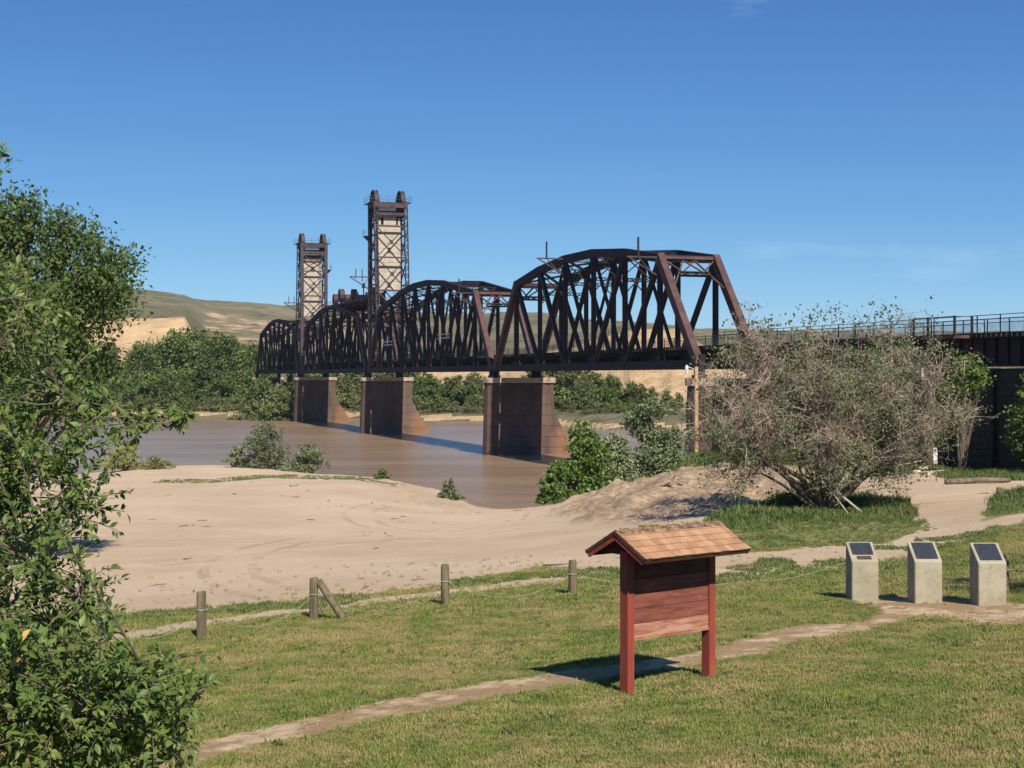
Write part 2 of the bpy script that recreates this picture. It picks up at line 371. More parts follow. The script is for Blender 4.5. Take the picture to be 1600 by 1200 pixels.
def water_mat():
    m, nt, N, L, B = new_mat('muddy_water')
    c = mixc(nt, ramp(nt, noise(nt, 0.02, 4, 0.6, None, (1, 2.5, 1)), 0.4, 0.6), (0.205, 0.136, 0.080), (0.245, 0.168, 0.104))
    L.new(c, B.inputs['Base Color']); B.inputs['Roughness'].default_value = 0.24
    B.inputs['Specular IOR Level'].default_value = 0.36; B.inputs['IOR'].default_value = 1.33
    ad = N.new('ShaderNodeMath'); ad.operation = 'MULTIPLY_ADD'; ad.inputs[1].default_value = 2.2
    L.new(noise(nt, 0.14, 3, 0.5, None, (0.35, 1.3, 1)), ad.inputs[0]); L.new(noise(nt, 1.1, 4, 0.6, None, (0.4, 1.2, 1)), ad.inputs[2])
    bump(nt, ad.outputs[0], 0.55, 0.35, B)
    return m
M['water'] = water_mat()

def hill_mat():
    m, nt, N, L, B = new_mat('hill')
    g1 = mixc(nt, ramp(nt, noise(nt, 0.012, 6, 0.65), 0.4, 0.62), (0.165, 0.150, 0.082), (0.250, 0.210, 0.130))
    g1 = mixc(nt, ramp(nt, noise(nt, 0.05, 6, 0.7), 0.48, 0.62, 0, 0.8), g1, (0.085, 0.095, 0.042))
    t = mixc(nt, ramp(nt, noise(nt, 0.07, 6, 0.7, None, (1, 1, 2.5)), 0.4, 0.64), (0.62, 0.43, 0.245), (0.47, 0.32, 0.175))
    a = N.new('ShaderNodeAttribute'); a.attribute_name = 'bare'
    ad = N.new('ShaderNodeMath'); ad.operation = 'MULTIPLY_ADD'; ad.inputs[1].default_value = 0.9
    L.new(noise(nt, 0.045, 6, 0.7), ad.inputs[0]); L.new(a.outputs['Fac'], ad.inputs[2])
    c = mixc(nt, ramp(nt, ad.outputs[0], 0.88, 1.06), g1, t)
    L.new(c, B.inputs['Base Color']); B.inputs['Roughness'].default_value = 0.97; B.inputs['Specular IOR Level'].default_value = 0.1
    bump(nt, noise(nt, 0.06, 8, 0.75), 1.0, 6.0, B)
    return m
M['hill'] = hill_mat()

# ------------------------------------------------------------------ near ground
def plane_drop(X, Y):
    return 4.7 - 0.044 * (X - 2.4) + 0.0549 * (Y - 22.3)

def pts_px(rows):            # (px, py, drop below eye) -> X, Y, drop
    out = []
    for px, py, h in rows:
        Y = F * h / (py - HY); out.append(((px - 800) / F * Y, Y, h))
    return out
ctrl = pts_px([
    (-300, 950, 6.2), (-300, 850, 7.7), (-300, 770, 9.0), (-300, 738, 9.8), (-300, 722, 11.8),
    (200, 955, 6.15), (200, 900, 6.9), (200, 850, 7.6), (200, 800, 8.4), (200, 760, 9.1), (200, 733, 9.75), (200, 722, 11.9),
    (420, 940, 6.05), (420, 850, 7.5), (420, 790, 8.7), (420, 745, 9.6), (420, 730, 9.75), (420, 722, 11.9),
    (560, 925, 6.0), (560, 850, 7.4), (560, 790, 8.8), (570, 744, 9.8), (575, 735, 11.9),
    (680, 768, 9.9), (700, 771, 12.0), (640, 800, 9.0),
    (750, 905, 5.9), (750, 850, 7.2), (750, 815, 9.0), (755, 792, 10.9), (760, 782, 12.2),
    (860, 850, 6.9), (860, 815, 8.4), (860, 792, 10.8), (850, 775, 12.2),
    (950, 850, 6.4), (950, 800, 7.6), (960, 764, 8.2), (955, 752, 10.2), (940, 742, 11.8), (1010, 825, 6.4),
    (1000, 785, 7.1), (1040, 745, 7.3), (1100, 770, 6.7), (1100, 730, 6.35), (1160, 730, 6.35), (1180, 790, 6.4), (1220, 738, 6.4),
    (1150, 835, 6.05), (1290, 795, 6.1), (1290, 850, 5.95), (1300, 740, 6.6), (1420, 800, 6.0), (1450, 748, 6.05), (1560, 770, 5.85),
    (1450, 840, 5.8), (1600, 800, 5.2), (1600, 742, 6.2), (1700, 742, 6.2), (1720, 800, 5.0), (1500, 738, 6.7), (2100, 740, 6.0), (2100, 850, 4.6),
]) + [((1090 - 800) / F * 140, 140, 7.75), ((1180 - 800) / F * 140, 140, 7.7), ((1020 - 800) / F * 140, 138, 8.4), ((1090 - 800) / F * 118, 118, 7.6),
      (28, 160, 12.3), (5, 150, 13), (60, 150, 7.5), (60, 185, 12), (110, 150, 6.5), (110, 200, 12), (60, 110, 6.6), (80, 90, 5.8),
      (-60, 175, 12.5), (-20, 172, 12.6)]
for Yv in (13, 17, 22, 27, 32, 36):
    for xr in (-0.55, -0.35, -0.18, 0.0, 0.18, 0.35, 0.55):
        ctrl.append((xr * Yv, Yv, plane_drop(xr * Yv, Yv)))
for px, Yv in ((1345, 33), (1450, 36), (1600, 39), (1250, 38), (1100, 39), (950, 40), (300, 34), (500, 36), (700, 38)):
    ctrl.append(((px - 800) / F * Yv, Yv, plane_drop((px - 800) / F * Yv, Yv)))
ctrl = np.array(ctrl)
def tps_q(X, Y): return np.stack([X / Y * 3.2, np.log(Y) * 1.6], -1)
_Q = tps_q(ctrl[:, 0], ctrl[:, 1]); _n = len(_Q)
def _U(r2): return np.where(r2 > 1e-12, r2 * np.log(r2 + 1e-12), 0.0)
_K = _U(((_Q[:, None] - _Q[None]) ** 2).sum(-1)) + np.eye(_n) * 0.004
_A = np.zeros((_n + 3, _n + 3)); _A[:_n, :_n] = _K
_A[:_n, _n] = 1; _A[:_n, _n + 1:] = _Q; _A[_n:, :_n] = _A[:_n, _n:].T
_W = np.linalg.solve(_A, np.concatenate([ctrl[:, 2] - plane_drop(ctrl[:, 0], ctrl[:, 1]), np.zeros(3)]))
def near_z(X, Y, detail=True):
    X = np.atleast_1d(np.asarray(X, float)); Y = np.atleast_1d(np.asarray(Y, float))
    Yc = np.maximum(Y, 12.0); Xc = np.clip(X, -0.95 * Yc, 1.0 * Yc)
    q = tps_q(Xc, Yc); res = np.zeros(len(X))
    for i in range(0, len(X), 20000):
        qq = q[i:i + 20000]
        res[i:i + 20000] = _U(((qq[:, None] - _Q[None]) ** 2).sum(-1)) @ _W[:_n] + _W[_n] + qq @ _W[_n + 1:]
    d = plane_drop(X, Yc) + res
    z = EZ - d
    # bank the camera stands on
    bank = EZ - 1.65 - np.clip(np.hypot(X * 0.35, Y) - 1.5, 0, 12) * 0.262
    z = np.where(Y < 16, np.maximum(z, np.minimum(bank, z + (16 - Y) * 2)), z)
    if detail:
        px = 800 + F * X / Yc
        md = mound_mask(px, HY + F * (EZ - z) / Yc)
        z = z + 0.05 * fbm(X * 0.6, Y * 0.6, 3) + 0.02 * fbm(X * 3, Y * 3, 3) * sstep(60, 30, Y)
        z = z + sstep(40, 70, Y) * 0.10 * fbm(X * 0.16 + 9, Y * 0.10, 4)
        z = z + md * (1.0 * fbm(X * 0.45, Y * 0.35, 5) + 0.2 * fbm(X * 2.1, Y * 1.2, 3))
    return z

def poly_sd(px, py, poly, ysc=2.2):
    """signed distance in survey pixels (+ inside); rows weighted because the ground is seen flat"""
    P = np.array(poly, float); x = px; y = py * ysc; P = P * [1, ysc]
    inside = np.zeros(len(x), bool); dist = np.full(len(x), 1e9)
    for i in range(len(P)):
        ax, ay = P[i]; bx, by = P[(i + 1) % len(P)]
        c = ((ay > y) != (by > y))
        with np.errstate(divide='ignore', invalid='ignore'):
            inside ^= c & (x < (bx - ax) * (y - ay) / (by - ay) + ax)
        ex, ey = bx - ax, by - ay; t = np.clip(((x - ax) * ex + (y - ay) * ey) / (ex * ex + ey * ey + 1e-9), 0, 1)
        dist = np.minimum(dist, np.hypot(x - ax - t * ex, y - ay - t * ey))
    return np.where(inside, dist, -dist)

MOUND = [(862, 800), (890, 772), (960, 745), (1040, 725), (1100, 716), (1240, 728), (1300, 745), (1260, 775), (1150, 798), (1000, 815), (900, 818)]
BANK = [(560, 738), (640, 745), (700, 762), (735, 792), (690, 796), (620, 772), (570, 752)]
def mound_mask(px, py): return np.maximum(sstep(-12, 25, poly_sd(px, py, MOUND)), 0.35 * sstep(-8, 10, poly_sd(px, py, BANK)))
SAND = [(-900, 700), (160, 700), (420, 712), (520, 726), (600, 738), (700, 745), (730, 770), (840, 770), (880, 765), (960, 735), (1020, 722), (1090, 716),
        (1200, 727), (1290, 740), (1400, 735), (1450, 739), (1500, 752), (1600, 750), (2600, 745), (2600, 760), (1700, 765), (1590, 768), (1545, 785), (1535, 812), (1620, 799),
        (1700, 790), (2600, 760), (2600, 775), (1700, 802), (1600, 812), (1500, 845), (1440, 868), (1380, 880), (1250, 893), (1180, 905), (1130, 903), (1000, 898),
        (950, 895), (870, 888), (850, 884), (760, 905), (600, 927), (420, 943), (200, 960), (-900, 1060)]
HOLE = [(1010, 838), (1130, 808), (1200, 782), (1290, 772), (1415, 785), (1425, 810), (1460, 828), (1380, 850), (1250, 856), (1160, 862), (1090, 850)]
STRIP = [(-900, 1190), (150, 996), (330, 966), (560, 936), (700, 921), (800, 908), (860, 896), (915, 902), (860, 910), (700, 930), (560, 946), (330, 976), (150, 1008), (-900, 1230)]
FOOT = [(-300, 1400), (260, 1190), (330, 1152), (560, 1103), (760, 1066), (900, 1043), (1010, 1028), (1110, 1007), (1230, 981), (1340, 966), (1375, 952), (1320, 944), (1330, 930),
        (1420, 930), (1600, 938), (2000, 945), (2000, 990), (1620, 984), (1460, 968), (1400, 976), (1330, 992), (1200, 1018), (1110, 1038), (1010, 1056), (900, 1073), (760, 1097),
        (560, 1134), (420, 1168), (330, 1188), (200, 1240), (-200, 1480)]
def masks(X, Y, z):
    Ys = np.maximum(Y, 3.0)
    px = 800 + F * X / Ys; py = HY + F * (EZ - z) / Ys
    jit = 14 * fbm(X * 0.9, Y * 0.9, 4)
    s = np.maximum(poly_sd(px, py, SAND) + jit * 0.8, poly_sd(px, py, STRIP) * 1.2 + jit * 0.4)
    s = np.where(poly_sd(px, py, HOLE) + jit * 1.6 > 0, np.minimum(s, -poly_sd(px, py, HOLE) - jit), s)
    s = np.where((Y > 110) & (X > 8) & (z > 1.5), -20, s)
    s = np.where((z < 1.2), 20, s)
    p = np.where(Y < 60, poly_sd(px, py, FOOT) - 6 + jit * 1.2, -99)
    return np.clip(0.5 + s / 30, 0, 1), np.clip(0.5 + p / 24, 0, 1), px, py

rows = np.concatenate([np.linspace(-12, 14, 40), np.exp(np.arange(math.log(14.05), math.log(210), 0.0062))])
cols = (np.arange(-900, 2601, 5.2) - 800) / F
CX = cols[None, :] * np.maximum(rows, 14.0)[:, None]
CY = np.repeat(rows[:, None], len(cols), 1)
GX, GY = CX.ravel(), CY.ravel()
GZ = near_z(GX, GY)
sandm, pathm, gpx, gpy = masks(GX, GY, GZ)
clodm = mound_mask(gpx, gpy) * (GY > 55)
nr, nc = CX.shape
idx = np.arange(nr * nc).reshape(nr, nc)
quads = np.stack([idx[:-1, :-1].ravel(), idx[:-1, 1:].ravel(), idx[1:, 1:].ravel(), idx[1:, :-1].ravel()], 1)
fs = sandm[quads].mean(1); fp = pathm[quads].mean(1); fz = GZ[quads].max(1)
keep = fz > -1.5
cls = np.where(fp > 0.5, 2, np.where(fs > 0.5, 1, 0))
for k, nm in ((0, 'lawn'), (1, 'sand_flat'), (2, 'footpath')):
    fq = quads[keep & (cls == k)]
    used, inv = np.unique(fq.ravel(), return_inverse=True)
    me = np_mesh(nm, np.stack([GX, GY, GZ], 1)[used], inv.reshape(-1, 4), M['ground'], True)
    for an, arr in (('sand', sandm), ('path', pathm), ('clod', clodm)):
        a = me.attributes.new(an, 'FLOAT', 'POINT'); a.data.foreach_set('value', arr[used].astype(np.float32))
    o = link_mesh(nm, me); o['kind'] = 'structure'

def gz(x, y): return float(near_z([x], [y])[0])
def ground_at(px, py, y0=12.0, y1=200.0):
    """first point of the near ground along a surveyed sight line"""
    Y = np.exp(np.linspace(math.log(y0), math.log(y1), 700)); X = (px - 800) / F * Y
    z = near_z(X, Y); ray = EZ - (py - HY) / F * Y
    k = int(np.argmax(ray <= z)); 
    if ray[k] > z[k]: k = len(Y) - 1
    return Vector((X[k], Y[k], z[k]))

# ------------------------------------------------------------------ river
me = np_mesh('river', np.array([(-1500, 40, 0), (1500, 40, 0), (1500, 640, 0), (-1500, 640, 0)], float), np.array([[0, 1, 2, 3]]), M['water'])
tag(link_mesh('river', me), kind='structure')

# ------------------------------------------------------------------ far bank and hills
colk = [  # px, then (Y, z above eye) knots: shore, flat, bluff foot, bluff top, middle, ridge
    (-1800, [(470, -8.5), (640, -6), (660, 8), (690, 20), (900, 30), (1300, 82)]),
    (100, [(440, -8.5), (600, -6), (630, 8), (668, 26), (850, 38), (1300, 80)]),
    (210, [(436, -8.5), (600, -6), (630, 10), (668, 26.5), (860, 40), (1300, 78)]),
    (290, [(430, -8.5), (600, -6), (640, 11), (668, 26.0), (860, 36), (1320, 74)]),
    (322, [(428, -8.5), (600, -6), (640, 6), (700, 15), (900, 29), (1350, 71)]),
    (450, [(405, -8.5), (560, -6), (640, 5), (760, 14), (960, 30), (1400, 69)]),
    (560, [(390, -8.5), (500, -6), (600, 2), (800, 14), (1000, 30), (1450, 67)]),
    (640, [(385, -8.5), (470, -7), (505, 1.5), (560, 5), (1000, 24), (1500, 62)]),
    (720, [(380, -8.5), (465, -7), (500, 2), (540, 5), (1000, 24), (1450, 61)]),
    (780, [(374, -8.5), (460, -7), (500, 1.5), (540, 4), (900, 26), (1250, 58)]),
    (850, [(350, -8.5), (430, -7), (475, 4), (520, 8), (900, 26), (1250, 55)]),
    (920, [(330, -8.5), (405, -7), (450, 7), (490, 11), (900, 24), (1300, 49)]),
    (985, [(318, -8.5), (385, -7.5), (420, 6), (450, 15.2), (800, 24), (1400, 47)]),
    (1060, [(308, -8.5), (370, -8), (415, 6), (450, 15.4), (800, 22), (1500, 48)]),
    (1100, [(305, -8.5), (365, -8), (420, 4), (470, 10), (800, 18), (1600, 50)]),
    (1200, [(300, -8.5), (360, -8), (430, 3), (480, 7), (800, 14), (1800, 54)]),
    (1400, [(295, -8.5), (355, -8), (430, 3), (480, 7), (800, 14), (1900, 55)]),
    (3400, [(290, -8.5), (355, -8), (430, 3), (480, 7), (800, 14), (1900, 56)])]
shore = [(-1800, 450), (0, 425), (180, 415), (300, 410), (440, 398), (560, 385), (660, 366), (760, 362), (860, 330), (940, 306), (1075, 296), (1300, 290), (3400, 285)]
ck = np.array([c[0] for c in colk], float)
kY = np.array([[k[0] for k in c[1]] for c in colk]); kZ = np.array([[k[1] for k in c[1]] for c in colk])
def far_z(px, Y):
    sh = np.interp(px, [s[0] for s in shore], [s[1] for s in shore])
    Yk = [sh - 14, sh - 2, sh + 5] + [np.interp(px, ck, kY[:, j]) for j in range(6)]
    Zk = [np.full(len(px), -14.0), np.full(len(px), -11.3), np.full(len(px), -9.8)] + [np.interp(px, ck, kZ[:, j]) for j in range(6)]
    Yk += [Yk[-1] * 1.25, np.full(len(px), 9000.0)]; Zk += [Zk[-1] * 1.12, Zk[-1] * 1.15]
    z = np.where(Y < Yk[0], Zk[0], Zk[-1])
    for j in range(len(Yk) - 1):
        t = np.clip((Y - Yk[j]) / np.maximum(Yk[j + 1] - Yk[j], 1e-3), 0, 1)
        if j >= 5: t = t * t * (3 - 2 * t) * 0.5 + t * 0.5
        z = np.where((Y >= Yk[j]) & (Y < Yk[j + 1]), Zk[j] + (Zk[j + 1] - Zk[j]) * t, z)
    X = (px - 800) / F * Y
    up = sstep(0, 60, Y - np.interp(px, ck, kY[:, 1]))
    z = z + up * (7 * fbm(X / 120, Y / 160, 5) + 2.0 * fbm(X / 26, Y / 40, 4)) * np.clip(Y / 900, 0.25, 1.0)
    z = z + 0.5 * fbm(X / 9, Y / 9, 3) * (1 - up)
    bare = np.zeros(len(px))
    b1 = sstep(600, 630, Y) * (1 - sstep(667, 671, Y)) * (1 - sstep(312, 335, px + 10 * vnoise(Y / 9, px / 9)))
    b2 = sstep(830, 860, px) * (1 - sstep(1130, 1210, px)) * sstep(np.interp(px, ck, kY[:, 1]) - 4, np.interp(px, ck, kY[:, 1]) + 10, Y) * (1 - sstep(np.interp(px, ck, kY[:, 3]) - 4, np.interp(px, ck, kY[:, 3]) + 12, Y))
    b3 = sstep(600, 640, px) * (1 - sstep(830, 860, px)) * sstep(466, 480, Y) * (1 - sstep(520, 545, Y)) * 0.95
    b4 = 0.50 * sstep(280, 330, px) * (1 - sstep(560, 640, px)) * sstep(690, 740, Y) * (1 - sstep(1060, 1160, Y))
    b5 = 0.9 * ((Y > sh + 0) & (Y < sh + 5))
    for b in (b1, b2, b3, b4, b5): bare = np.maximum(bare, b)
    # gullies down the bare faces
    z = z + (np.maximum(b1, b2)) * 1.6 * fbm(px / 7.0, Y / 60, 3)
    return EZ + z, bare, X
fp_ = np.arange(-1800, 3401, 9.0); fy_ = np.concatenate([np.exp(np.arange(math.log(265), math.log(1700), 0.0085)), np.exp(np.arange(math.log(1710), math.log(9000), 0.06))])
PX, PY = np.meshgrid(fp_, fy_); PX, PY = PX.ravel(), PY.ravel()
FZ, bare, FX = far_z(PX, PY)
nr, nc = len(fy_), len(fp_); idx = np.arange(nr * nc).reshape(nr, nc)
quads = np.stack([idx[:-1, :-1].ravel(), idx[:-1, 1:].ravel(), idx[1:, 1:].ravel(), idx[1:, :-1].ravel()], 1)
me = np_mesh('hills', np.stack([FX, PY, FZ], 1), quads, M['hill'], True)
a = me.attributes.new('bare', 'FLOAT', 'POINT'); a.data.foreach_set('value', bare.astype(np.float32))
tag(link_mesh('hills', me), kind='structure')
def far_ground(px, Y):
    z, _, x = far_z(np.array([px], float), np.array([Y], float)); return Vector((x[0], Y, z[0]))

# ------------------------------------------------------------------ the bridge
TH = math.atan(750 / F); CT, ST = math.cos(TH), math.sin(TH)
D0 = 62.0; WB = 6.34; D1 = D0 + WB
UV = Vector((-ST, CT, 0)); NV = Vector((CT, ST, 0)); ZV = Vector((0, 0, 1))
def Wp(s, n, z): return UV * s + NV * n + Vector((0, 0, EZ + z))      # z above the eye level
def s_at(px, n=D0):                                                      # position along the bridge seen at column px
    Y = F * n / (CT * (px - 50)); return (Y - n * ST) / CT

def lace(mb, a, b, wid, dep, wdir, plate=0.07, step=0.55, bar=0.07):
    """two parallel plates joined by zig-zag lacing bars on both faces"""
    a = Vector(a); b = Vector(b); d = b - a; L = d.length; d.normalize()
    w = (wdir - d * wdir.dot(d)).normalized(); t = d.cross(w).normalized()
    for sg in (-1, 1): mb.bar(a + w * sg * wid / 2, b + w * sg * wid / 2, dep, plate, w)
    k = max(2, int(L / step)); 
    for fsgn in (-1, 1):
        off = t * (dep / 2 * fsgn * 0.96)
        for i in range(k):
            sg = 1 if (i % 2 == 0) == (fsgn > 0) else -1
            p = a + d * (L * i / k) - w * sg * wid / 2 + off; q = a + d * (L * (i + 1) / k) + w * sg * wid / 2 + off
            mb.bar(p, q, bar, 0.03, t)

def bars(name, mat, parent, segs, w, h, up=(0, 0, 1)):
    m = MB()
    for a, b in segs: m.bar(a, b, w, h, up)
    return m.build(name, mat, parent)

def railing(root, s0, s1, n, zdeck, step=2.6, hgt=1.3, mesh=True):
    cnt = max(2, int(abs(s1 - s0) / step))
    for i in range(cnt + 1):
        s = s0 + (s1 - s0) * i / cnt
        m = MB(); m.bar(Wp(s, n, zdeck - 0.25), Wp(s, n, zdeck + hgt), 0.07, 0.07, UV); m.build('railing_post', M['fence_post_steel'], root)
    m = MB()
    for zz in (hgt - 0.03, hgt - 0.30): m.bar(Wp(s0, n, zdeck + zz), Wp(s1, n, zdeck + zz), 0.05, 0.05)
    m.build('handrail', M['fence_post_steel'], root)
    if mesh:
        m = MB(); k = int(abs(s1 - s0) / 0.16); zt = zdeck + hgt - 0.32; zb = zdeck - 0.02
        for i in range(k):
            s = s0 + (s1 - s0) * i / k
            sg = 0.12
            m.bar(Wp(s, n, zb), Wp(s + sg * 6, n, zt), 0.007, 0.007, NV); m.bar(Wp(s + sg * 6, n + 0.013, zb), Wp(s, n + 0.013, zt), 0.007, 0.007, NV)
        o = m.build('wire_mesh', M['galv'], root); o['kind'] = 'stuff'

def track(root, s0, s1, nmid, zt):
    m = MB(); k = int(abs(s1 - s0) / 0.56)
    for i in range(k):
        s = s0 + (s1 - s0) * (i + 0.5) / k; e = 0.06 * math.sin(i * 12.9)
        m.bar(Wp(s, nmid - 2.62 + e, zt - 0.14), Wp(s, nmid + 2.62 + e, zt - 0.14), 0.28, 0.28)
    o = m.build('cross_ties', M['tie'], root); o['kind'] = 'stuff'
    for sg in (-1, 1):
        m = MB(); m.bar(Wp(s0, nmid + sg * 0.72, zt + 0.08), Wp(s1, nmid + sg * 0.72, zt + 0.08), 0.075, 0.16); m.build('rail', M['steel_shaded'], root)
    m = MB()
    for j in range(6):
        n = nmid - 2.15 + j * 0.86
        m.bar(Wp(s0, n, zt + 0.03), Wp(s1, n, zt + 0.03), 0.83, 0.05)
    m.build('deck_plank', M['tie'], root)

def truss_span(label, s0, s1, N, hts, brackets=(), lift=False, pale=(), kind='truss_span', rail=True):
    """s0 = end nearer the camera; hts = heights of U1..U(N-1) above the eye"""
    root = empty('truss_span' if not lift else 'lift_span', Wp((s0 + s1) / 2, D0 + WB / 2, 0.75), label, 'bridge span', 'steel truss spans of the bridge')
    ps = [s0 + (s1 - s0) * i / N for i in range(N + 1)]
    zb = 1.12
    st, sk = M['steel'], M['steel_shaded']
    for n in (D0, D1):
        Lp = [Wp(s, n, zb) for s in ps]; Up = [None] + [Wp(ps[i], n, hts[i - 1]) for i in range(1, N)]
        bars('bottom_chord', sk, root, [(Wp(s0 - 0.5, n, zb + 0.05), Wp(s1 + 0.5, n, zb + 0.05))], 0.60, 0.86)
        for i in range(1, N - 1):
            m = MB(); m.bar(Up[i] - (Up[i + 1] - Up[i]).normalized() * 0.18, Up[i + 1] + (Up[i + 1] - Up[i]).normalized() * 0.18, 0.70, 0.92); m.build('top_chord', sk, root)
        for e, (i0, i1) in enumerate(((0, 1), (N, N - 1))):
            m = MB(); m.bar(Lp[i0] - ZV * 0.2, Up[i1] + (Up[i1] - Lp[i0]).normalized() * 0.25, 0.74, 1.0); m.build('end_post', st, root)
        for i in range(1, N):
            m = MB(); lace(m, Lp[i], Up[i], 0.54, 0.40, UV, 0.13, 0.56, 0.12)
            g = m.build('vertical_post', sk, root)
            m = MB(); m.bar(Up[i] - ZV * 0.9, Up[i] + ZV * 0.05, 1.1, 0.40, NV); m.build('gusset_plate', sk, g)
            m = MB(); m.bar(Lp[i], Lp[i] + ZV * 1.0, 1.2, 0.42, NV); m.build('gusset_plate', sk, g)
        mid = N // 2
        for i in range(1, N - 1):
            m = MB()
            if i < mid: m.bar(Up[i], Lp[i + 1], 0.44, 0.60, UV)
            elif i > mid or N % 2 == 0: m.bar(Up[i + 1], Lp[i], 0.44, 0.60, UV)
            else:
                lace(m, Up[i], Lp[i + 1], 0.40, 0.34, UV, 0.09, 0.5, 0.09); m.build('diagonal_brace', sk, root); m = MB()
                lace(m, Up[i + 1], Lp[i], 0.40, 0.28, UV, 0.09, 0.5, 0.09)
            m.build('diagonal_brace', sk, root)
        for i in (mid - 1, mid + 1):      # light counters next to the middle panel
            m = MB()
            if i < mid: lace(m, Up[i + 1], Lp[i], 0.32, 0.24, UV, 0.08, 0.5, 0.08)
            else: lace(m, Up[i], Lp[i + 1], 0.32, 0.24, UV, 0.08, 0.5, 0.08)
            m.build('counter_brace', sk, root)
        for i in (0, N):                  # shoes on the pier
            m = MB(); c = Wp(ps[i], n, 0)
            m.box(c, UV, NV, ZV, -0.6, 0.6, -0.55, 0.55, -0.2, 0.12); m.box(c, UV, NV, ZV, -0.28, 0.28, -0.5, 0.5, 0.12, 0.78)
            m.build('bearing_shoe', sk, root)
    # floor
    for i in range(N + 1):
        m = MB(); m.bar(Wp(ps[i], D0, 1.55), Wp(ps[i], D1, 1.55), 0.34, 1.15)
        m.build('floor_beam', sk, root)
    for sg in (-1, 1):
        m = MB(); nn = D0 + WB / 2 + sg * 1.0; m.bar(Wp(s0, nn, 2.0), Wp(s1, nn, 2.0), 0.30, 1.4); m.build('stringer', sk, root)
    track(root, s0 - 0.3, s1 + 0.3, D0 + WB / 2, 2.95)
    railing(root, s0, s1, D1 - 0.62, 2.95)
    # overhead bracing
    for i in range(1, N):
        h = hts[i - 1]
        m = MB(); lace(m, Wp(ps[i], D0, h - 0.05), Wp(ps[i], D1, h - 0.05), 0.5, 0.4, ZV, 0.09, 0.6, 0.08); m.build('top_strut', sk, root)
        if 1 < i < N - 1:
            m = MB(); zs = h - 3.0
            lace(m, Wp(ps[i], D0, zs), Wp(ps[i], D1, zs), 0.34, 0.26, ZV, 0.08, 0.6, 0.07)
            m.bar(Wp(ps[i], D0, h - 0.4), Wp(ps[i], D0 + WB * 0.5, zs), 0.12, 0.12); m.bar(Wp(ps[i], D1, h - 0.4), Wp(ps[i], D0 + WB * 0.5, zs), 0.12, 0.12)
            m.bar(Wp(ps[i], D0, zs - 1.5), Wp(ps[i], D0 + 1.5, zs), 0.12, 0.12); m.bar(Wp(ps[i], D1, zs - 1.5), Wp(ps[i], D1 - 1.5, zs), 0.12, 0.12)
            m.build('sway_brace', sk, root)
        if i < N - 1:
            m = MB(); h2 = hts[i]
            lace(m, Wp(ps[i], D0, h), Wp(ps[i + 1], D1, h2), 0.30, 0.2, NV, 0.07, 0.6, 0.06)
            lace(m, Wp(ps[i], D1, h + 0.03), Wp(ps[i + 1], D0, h2 + 0.03), 0.30, 0.2, NV, 0.07, 0.6, 0.06)
            m.build('lateral_brace', sk, root)
    # portals
    for i0, i1 in ((0, 1), (N, N - 1)):
        h = hts[i1 - 1]; b0 = Wp(ps[i0], D0, zb); b1 = Wp(ps[i1], D0, h); dn = (b0 - b1); Lg = dn.length; dn /= Lg
        Pp = lambda a_, b_: b1 + NV * (WB * a_) + dn * b_
        nrm = dn.cross(NV)
        m = MB(); m.bar(Pp(0.04, 0.1), Pp(0.96, 0.1), 0.5, 0.55, nrm)
        por = m.build('portal_strut', st, root)
        m = MB()
        for fl in (0, 1):
            q = (lambda a_: a_) if not fl else (lambda a_: 1 - a_)
            m.bar(Pp(q(0.05), 4.3), Pp(q(0.40), 0.25), 0.16, 0.16, nrm); m.bar(Pp(q(0.05), 0.3), Pp(q(0.36), 2.3), 0.16, 0.16, nrm)
            m.bar(Pp(q(0.60), 0.3), Pp(q(0.30), 2.1), 0.13, 0.13, nrm)
        m.build('knee_brace', st, por)
        m = MB(); lace(m, Pp(0.2, 2.25), Pp(0.8, 2.25), 0.45, 0.3, dn, 0.09, 0.5, 0.08); m.build('portal_lattice', sk, por)
    for i in brackets:                    # cable outriggers on the near truss
        h = hts[i - 1]; a0 = Wp(ps[i], D0, h + 0.05); tip = Wp(ps[i], D0 - 3.7, h + 0.05)
        m = MB(); m.bar(a0, tip, 0.14, 0.16); m.bar(tip + NV * 0.1, Wp(ps[i], D0, h - 2.0), 0.12, 0.14); m.bar(Wp(ps[i], D0 - 2.4, h), Wp(ps[i], D0 - 1.1, h - 1.35), 0.08, 0.08)
        o = m.build('cable_outrigger', M['tower_steel'], root)
        m = MB(); m.bar(Wp(ps[i], D0 - 2.45, h), Wp(ps[i], D0 - 2.45, h + 2.1), 0.17, 0.17, UV); m.build('insulator_pin', sk, o)
    for s, z, half in pale:
        m = MB()
        for dz in (0.0, 0.62): m.bar(Wp(s - half, D0 - 0.42, z + dz), Wp(s + half, D0 - 0.42, z + dz), 0.12, 0.17)
        m.bar(Wp(s - half * .8, D0 - 0.36, z - 0.1), Wp(s - half * .8, D0 - 0.36, z + 0.72), 0.07, 0.07, UV)
        m.bar(Wp(s + half * .8, D0 - 0.36, z - 0.1), Wp(s + half * .8, D0 - 0.36, z + 0.72), 0.07, 0.07, UV)
        m.build('crossarm', M['pale_bar'], root)
    return root, ps

